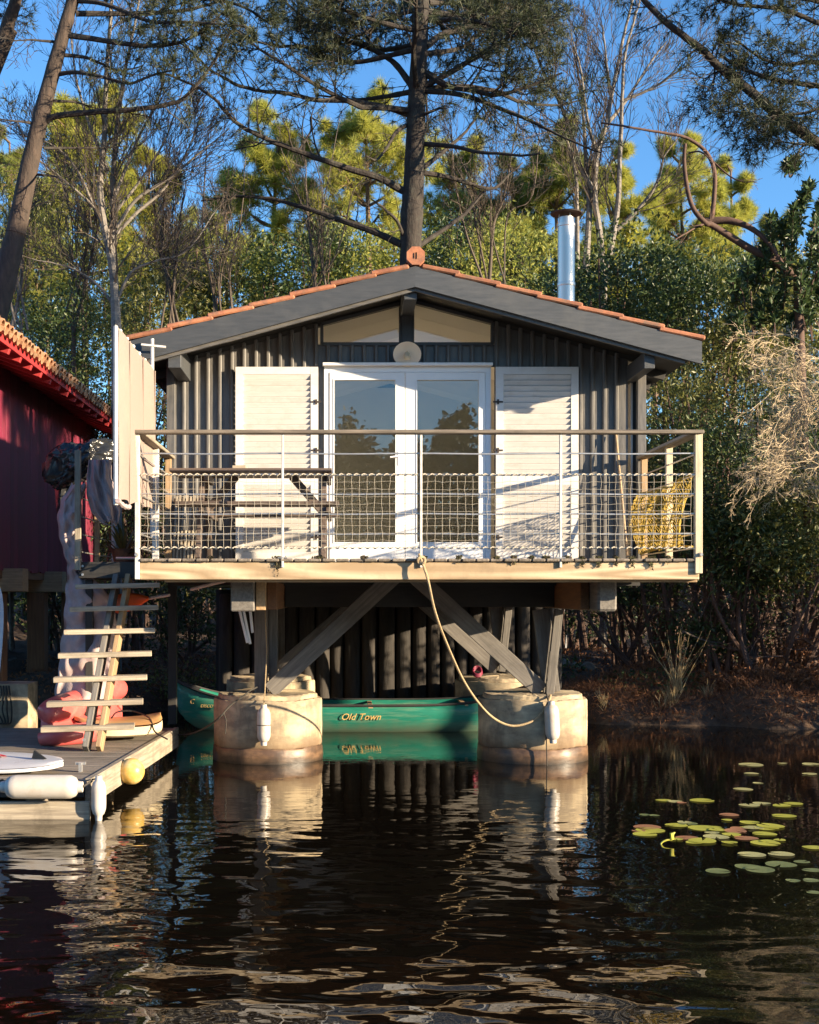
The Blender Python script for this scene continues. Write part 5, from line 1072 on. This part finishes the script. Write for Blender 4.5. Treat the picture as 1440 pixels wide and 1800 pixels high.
# ---- evergreen shrubs
def shrub(name, px, py, Y, rx, rz, ry, n, mat, label, cat='shrub', group=None, ln=.085, wd=.034, stems=7, gap=.32, tw=True):
    c = P(px, py, Y); t = thing(name, (c.x, Y, float(gh(c.x, Y))), label, cat, group)
    ncl = max(10, int(n/45)); u = unit(rng.normal(0, 1, (ncl, 3)))*rng.uniform(.35, 1, (ncl, 1))**.5; u *= 1+.18*rng.normal(0, 1, (ncl, 1))
    cc = np.array([c.x, c.y, c.z])+u*np.array([rx, ry, rz]); cc = cc[cc[:, 2] > float(gh(c.x, Y))+.05]; ncl = len(cc)
    pos = np.repeat(cc, 45, 0)+rng.normal(0, gap*.62, (ncl*45, 3))*np.array([1, 1, .75]); dr = unit(np.repeat(u[:ncl], 45, 0))*.5
    V, Q = leaf_arrays(pos, ln, wd, dr); link('foliage', np_mesh('foliage', V-np.array(base_of(t)), Q), mat, t, base_of(t))
    mb = MB(); g = float(gh(c.x, Y))
    for q in range(stems):
        ln = ln; b0 = np.array([c.x+rng.normal(0, rx*.25), Y+rng.normal(0, ry*.25), g-.1]); e = cc[rng.integers(ncl)]; mid = (b0+e)/2+rng.normal(0, .15, 3)
        pth = smooth_path([b0, mid, e], 6); mb.tube(pth, np.linspace(.04, .012, len(pth)), 6)
        if tw: ramify(mb, pth, .012, 9, .7, 1, [], .02, .9, .2, .2, 3, .004)
    mb.build('stems', m_arb, t, True)
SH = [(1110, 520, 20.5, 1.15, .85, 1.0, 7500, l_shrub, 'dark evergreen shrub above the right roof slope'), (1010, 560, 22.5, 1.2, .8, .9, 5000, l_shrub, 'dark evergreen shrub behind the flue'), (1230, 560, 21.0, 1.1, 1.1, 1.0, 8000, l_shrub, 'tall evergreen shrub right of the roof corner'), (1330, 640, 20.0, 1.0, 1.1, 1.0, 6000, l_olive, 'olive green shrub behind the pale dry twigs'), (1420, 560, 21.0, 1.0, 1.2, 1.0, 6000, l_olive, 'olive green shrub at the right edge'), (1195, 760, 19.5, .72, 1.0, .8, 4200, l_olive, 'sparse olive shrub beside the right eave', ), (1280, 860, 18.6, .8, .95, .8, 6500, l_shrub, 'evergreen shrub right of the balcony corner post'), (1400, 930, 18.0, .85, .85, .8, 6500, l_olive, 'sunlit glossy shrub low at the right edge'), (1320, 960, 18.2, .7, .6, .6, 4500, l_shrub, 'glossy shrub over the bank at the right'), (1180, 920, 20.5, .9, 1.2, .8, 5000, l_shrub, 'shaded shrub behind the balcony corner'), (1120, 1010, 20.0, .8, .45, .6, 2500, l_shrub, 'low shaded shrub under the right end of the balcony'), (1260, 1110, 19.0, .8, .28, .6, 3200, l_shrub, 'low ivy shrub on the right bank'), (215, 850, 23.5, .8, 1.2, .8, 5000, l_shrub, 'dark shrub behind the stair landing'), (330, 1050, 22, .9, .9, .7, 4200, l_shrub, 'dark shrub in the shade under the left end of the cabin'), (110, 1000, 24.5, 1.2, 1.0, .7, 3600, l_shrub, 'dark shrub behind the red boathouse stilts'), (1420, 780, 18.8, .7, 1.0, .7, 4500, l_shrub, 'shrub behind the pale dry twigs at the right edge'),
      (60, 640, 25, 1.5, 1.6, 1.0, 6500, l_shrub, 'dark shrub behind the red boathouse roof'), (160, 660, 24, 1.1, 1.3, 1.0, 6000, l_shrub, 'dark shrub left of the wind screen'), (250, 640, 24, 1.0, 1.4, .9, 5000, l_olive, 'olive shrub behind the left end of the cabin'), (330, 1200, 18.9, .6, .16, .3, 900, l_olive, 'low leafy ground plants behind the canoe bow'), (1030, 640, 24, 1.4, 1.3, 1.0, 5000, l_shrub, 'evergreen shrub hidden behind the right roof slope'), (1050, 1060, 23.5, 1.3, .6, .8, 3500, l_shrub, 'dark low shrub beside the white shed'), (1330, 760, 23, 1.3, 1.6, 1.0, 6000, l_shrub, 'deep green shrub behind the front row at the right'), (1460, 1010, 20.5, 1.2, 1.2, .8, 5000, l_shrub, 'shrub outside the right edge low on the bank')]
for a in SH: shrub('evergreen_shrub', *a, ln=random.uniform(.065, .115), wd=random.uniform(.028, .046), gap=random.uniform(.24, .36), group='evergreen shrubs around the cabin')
for i in range(9):      # understorey far behind, closes the view at eye level
    px = -150+i*200; shrub('thicket', px, 900 if px < 900 else 850, 30+random.uniform(-2, 2), 1.9, 2.3, 1.2, 5200, l_shrub if i % 2 else l_olive, 'dark thicket under the far pines, '+ordinal(i)+' of the row', 'shrub', 'thickets under the pines', .16, .07, 5, .5, False)
# ---- middle storey of small broadleaf trees that closes the view just over the roof
for i, (px, py, rx_, rz_, mt, lb) in enumerate(((250, 520, 1.3, 1.5, l_olive, 'olive leaved small tree left of the left roof slope'), (345, 530, 1.3, 1.1, l_olive, 'low olive tree over the left end of the roof'), (440, 500, 1.2, 1.0, l_mid, 'small green tree over the middle of the left roof slope'), (540, 475, 1.2, .9, l_shrub, 'dark small tree over the upper left roof slope'), (640, 455, 1.1, .8, l_mid, 'small green tree just left of the tall pine'), (800, 455, 1.1, .9, l_shrub, 'dark small tree just right of the tall pine'), (890, 470, 1.1, 1.0, l_mid, 'small green tree left of the flue'), (150, 500, 1.3, 1.6, l_mid, 'small green tree left of the pale birch'), (50, 480, 1.3, 1.6, l_olive, 'olive leaved small tree at the left edge'))):
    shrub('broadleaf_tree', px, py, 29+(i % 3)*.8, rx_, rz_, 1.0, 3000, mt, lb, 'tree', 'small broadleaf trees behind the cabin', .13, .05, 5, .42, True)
# ---- arbutus with bent red-brown stems
YA = 18.5; t = thing('arbutus_tree', (P(1400, 700, YA).x, YA, .7), 'arbutus tree with bent brown stems and upright glossy leaf tufts at the right', 'tree'); tf = []
xb = P(1405, 520, YA).x
for i, (pts, r) in enumerate((([(1350, 1180), (1250, 1100), (1150, 1050), (1050, 990), (985, 950), (960, 940), (900, 860), (870, 700), (872, 610)], .065), ([(965, 940), (985, 930), (1000, 750), (970, 650), (900, 590), (820, 565), (700, 545), (520, 515)], .038), ([(960, 935), (1060, 930), (1150, 960), (1230, 1030), (1290, 1120)], .06), ([(970, 660), (1060, 740), (1120, 765), (1180, 770)], .014), ([(890, 645), (940, 640), (985, 680), (995, 720)], .014), ([(960, 940), (900, 970), (830, 1010)], .02))):
    q = px_path(c5(pts), YA, YA-.3, 6, .008); mb = MB()
    if i == 0: q = np.vstack([[(xb+.2, YA, .6)], [(xb+.1, YA, 3.0)], q])
    mb.tube(q, np.linspace(r, r*.35, len(q)), 9); ramify(mb, q, r*.2, 5, .35, 1, [], .05, .9, .2, .4, 3, .004); mb.build('trunk' if i == 0 else 'limb', m_arb, t, True)
mb = MB(); cc = []
for px, py, h in ((1385, 400, 112), (1410, 330, 60), (1375, 460, 130), (1395, 372, 85), (1425, 420, 100), (1438, 360, 70), (1345, 440, 60), (1355, 400, 60), (1330, 470, 60), (1410, 480, 130), (1440, 480, 120), (1300, 500, 60), (1360, 520, 90), (1380, 300, 14), (1420, 520, 100), (1440, 440, 150), (1335, 540, 60), (1300, 560, 50), (1400, 560, 90)):
    for q in range(3):
        a = P(px+random.gauss(0, 9), py+h*.8, YA+random.uniform(-.5, .5)); b_ = P(px+random.gauss(0, 12), py-18*random.random(), YA+random.uniform(-.5, .5)); pth = smooth_path([a, (a+b_)/2+Vector((random.gauss(0, .04), 0, 0)), b_], 5); mb.tube(pth, np.linspace(.012, .005, len(pth)), 5)
        for s_ in range(3, len(pth)):
            for k in range(11): cc.append((pth[s_]+rng.normal(0, .012, 3), unit(rng.normal(0, 1, 3)+np.array([0, 0, 1.0]))))
mb.build('twigs', m_arb, t); V, Q = leaf_arrays(np.array([c[0] for c in cc]), .13, .045, np.array([c[1] for c in cc])*1.6)
link('foliage', np_mesh('foliage', V-np.array(base_of(t)), Q), l_arb, t, base_of(t))
# ---- pale dry twig bush at the right edge
t = thing('dry_bush', P(1500, 1000, 17.0), 'pale dry leafless bush arching in from the right edge', 'bush'); mb = MB()
for q in range(30):
    s0 = P(1470+random.uniform(-20, 80), random.uniform(650, 950), 17.2); e = P(random.uniform(1290, 1400), random.uniform(560, 900), 17.0+random.uniform(-.5, .5)); mid = (s0*.4+e*.6)+Vector((0, random.uniform(-.3, .3), random.uniform(.12, .42)))
    pth = smooth_path([s0, mid, e], 6); pth = pth+rng.normal(0, .012, pth.shape); mb.tube(pth, np.linspace(.006, .003, len(pth)), 4); ramify(mb, pth, .0036, 11, .48, 2, [], -.05, .65, .17, .12, 3, .0024, 1.0, 3, 5)
mb.build('twigs', m_twigp, t)
mb = MB(); mb.tube(smooth_path([(P(1500, 0, 17.2).x, 17.2, .4), P(1490, 950, 17.2), P(1480, 760, 17.2)], 5), .04, 7); mb.build('stems', m_twigp, t, True)
# ---- right bank: roots, bracken, grass, stones
t = thing('brush_pile', P(1280, 1110, 18.6), 'tangle of bare brown brush and roots on the shaded right bank', 'brush'); mb = MB()
for q in range(60):
    px = random.uniform(1200, 1440); a = P(px, random.uniform(1060, 1130), 18.8+random.uniform(-.5, .5)); d = np.array([random.gauss(0, .8), random.gauss(0, .4), random.uniform(.1, 1)]); pth, e = twig_path(np.array(a), unit(d), random.uniform(.4, 1.1), 7, .22, -.05); mb.tube(pth, np.linspace(.010, .004, 7), 4); ramify(mb, pth, .004, 4, .3, 0, [], -.03, .9, .25, .2, 3, .003)
mb.build('twigs', m_twig, t)
def scatter(name, n, x0, x1, y0, y1, ln, wd, mat, zoff=.015, keep=None):
    x = rng.uniform(x0, x1, n); y = rng.uniform(y0, y1, n); z = gh(x, y)
    k = z > .02
    if keep is not None: k &= keep(x, y)
    pos = np.stack([x, y, z+zoff*rng.uniform(.3, 2.5, n)], -1)[k]; V, Q = leaf_arrays(pos, ln, wd, up=.5)
    o = link(name, np_mesh(name, V, Q), mat, None); tag(o, kind='stuff'); return o
scatter('leaf_litter', 30000, -5, 9, 16, 24, .07, .028, l_brack)
scatter('pine_needle_litter', 26000, 3, 8.5, 15.9, 19.5, .14, .007, l_brack, .03)
scatter('bank_ivy', 5000, 3.2, 8, 17.2, 21.5, .06, .045, l_shrub, .05, lambda x, y: np.sin(x*2.1+y*1.3)+np.sin(x*.9-y*2.2) > .55)
for i, (px, py, s) in enumerate(((1410, 1190, .34), (1340, 1215, .28), (1440, 1260, .3), (1395, 1150, .3), (1260, 1205, .2), (1300, 1250, .25), (1390, 1245, .3))):
    Y = 17.6-.006*(py-1200); c = P(px, py, Y); c.z = max(c.z, float(gh(c.x, Y))); o = thing('bracken_clump', c, ['russet dead bracken clump highest at the right edge', 'russet bracken clump left of the tall right clumps', 'russet bracken clump lowest at the right edge', 'russet bracken clump high under the brush', 'russet bracken clump beside the pale grass', 'russet bracken clump near the water, left of the others', 'russet bracken clump low between bank and edge'][i], 'bracken', 'dead bracken on the bank')
    mb = MB(); V = []
    for q in range(26):
        a = random.uniform(0, 6.28); pth, e = twig_path(np.array(c), unit(np.array([math.cos(a), math.sin(a), random.uniform(.2, 1.1)])), s*random.uniform(.7, 1.5), 7, .15, -.14); mb.tube(pth, np.linspace(.004, .002, 7), 3)
        for v in pth[1:]:
            for k in range(7): V.append(v+rng.normal(0, .025, 3))
    mb.build('fronds', m_twig, o); VV, Q = leaf_arrays(np.array(V), .07, .022); link('leaflets', np_mesh('leaflets', VV-np.array(base_of(o)), Q), l_brack, o, base_of(o))
for i, (px, py, hh, n) in enumerate(((1192, 1205, 110, 26), (1182, 1222, 40, 60), (1060, 1245, 25, 30), (1245, 1165, 30, 26), (1162, 1262, 22, 14))):
    Y = 17.0+.3*(i == 3); c = P(px, py, Y); c.z = float(gh(c.x, Y)) if i not in (0,) else max(float(gh(c.x, Y)), c.z-.05); mb = MB(); sc = Y/F
    for q in range(n):
        a = random.gauss(0, .34); l = hh*sc*random.uniform(.5, 1.1); pth, e = twig_path(np.array(c)+rng.normal(0, .03, 3), unit(np.array([math.sin(a), random.gauss(0, .25), 1])), l, 6, .06, -.03 if q % 3 else -.12)
        s = np.array([1, .2, 0])*.006; w_ = np.linspace(1, .15, 6)[:, None]; mb.sheet(np.stack([pth-s*w_, pth+s*w_], 1))
    tag(mb.build('dry_grass', l_grass, None, loc=c), ['tall dry straw coloured grass tuft on the right bank', 'low spreading pale grass tuft below the tall dry tuft', 'small grass tuft right of the front right pier', 'small pale grass tuft left of the bracken', 'tiny grass tuft at the water edge'][i], 'grass')
for i, (px, py, r) in enumerate(((1035, 1160, .12), (1010, 1168, .10), (990, 1172, .11), (962, 1150, .10), (1180, 1178, .05), (1130, 1170, .05))):
    Y = 20.5; c = P(px, py, Y); c.z = float(gh(c.x, Y))+r*.3; bm = bmesh.new(); bmesh.ops.create_icosphere(bm, subdivisions=3, radius=r)
    for v in bm.verts: v.co *= 1+.35*mnoise.noise(v.co/r*1.1+Vector((i*7, 0, 0))); v.co.z *= .75
    me = bpy.data.meshes.new('stone'); bm.to_mesh(me); bm.free(); tag(link('stone', me, m_stone, None, c), ['pale angular stone, largest in the row right of the front right pier', 'mossy stone second from the right in the row behind the pier', 'stone third from the right in the row behind the pier', 'leftmost stone of the row behind the right stilts', 'small stone left of the tall dry grass', 'small stone between the row and the dry grass'][i], 'stone', 'stones on the right bank')
for i, (a, b, Y, r) in enumerate((((1040, 1284), (1175, 1280), 16.4, .035), ((1200, 1110), (1280, 1132), 18.2, .016), ((1040, 1070), (1110, 1110), 21, .02))):
    p0, p1 = P(*a, Y), P(*b, Y+.2); p0.z = max(p0.z, float(gh(p0.x, Y))+.02); mid = (p0+p1)/2; mid.z -= .04; mb = MB(); pth = smooth_path([p0, mid, p1], 6); mb.tube(pth, np.linspace(r, r*.5, len(pth)), 8); tag(mb.build('fallen_branch', m_grey if i == 0 else m_twig, None, True, loc=p0), ['grey driftwood branch lying along the water edge', 'fallen brown branch on the right bank under the brush', 'fallen branch in the shade beside the white shed'][i], 'branch')
# ---- shrubs and a pine added outside the frame to shade shore and red wall, and the far shore behind the viewer
for i, (x, y, h) in enumerate(((12.5, 12.2, 2.6), (14.0, 9.6, 2.6), (11.4, 14.2, 4.4), (16, 6.5, 2.4), (9.6, 16.2, 4.4), (8.6, 18.4, 4.0), (8.2, 15.8, 2.7))):
    shrub('shade_shrub', 600+x*F/y, 1045+(H-h*.55)*F/y, y, 1.3, h*.55, 1.3, 1700, l_shrub, 'added shade shrub on the bank outside the frame, number '+['one', 'two', 'three', 'four', 'five', 'six', 'seven', 'eight'][i], 'shrub', 'added shade shrubs outside the frame', .14, .07, 5, .4, False)
bg_pine(600+14.5*F/9.2, 1045-(10.6-H)*F/9.2, 9.2, 2.2*F/9.2, 1045-(7.2-H)*F/9.2, l_mid, 'added shade pine far outside the right of the frame', 24)  # unseen pine added so its crown shades the upper red wall
N = 90000; xx = np.where(rng.random(N) < .6, rng.uniform(-9, 14, N), rng.uniform(-60, 70, N)); top = 9.2+.7*np.sin(xx*.31)+.8*np.sin(xx*1.1+1)+.6*np.sin(xx*2.3+.5)+.35*np.sin(xx*5.1); zz = .3+(top-.3)*rng.random(N)**.8; yy = -42+rng.normal(0, 2.2, N)
V, Q = leaf_arrays(np.stack([xx, yy, zz], -1), .34, .2); tag(link('far_wood', np_mesh('far_wood', V, Q), l_pine, None), kind='stuff')

open('/tmp/tris.txt', 'w').write(str(sum(len(o.data.polygons) for o in bpy.data.objects if o.type == 'MESH')))
#print('TRIS', sum(len(o.data.polygons) for o in bpy.data.objects if o.type == 'MESH'))
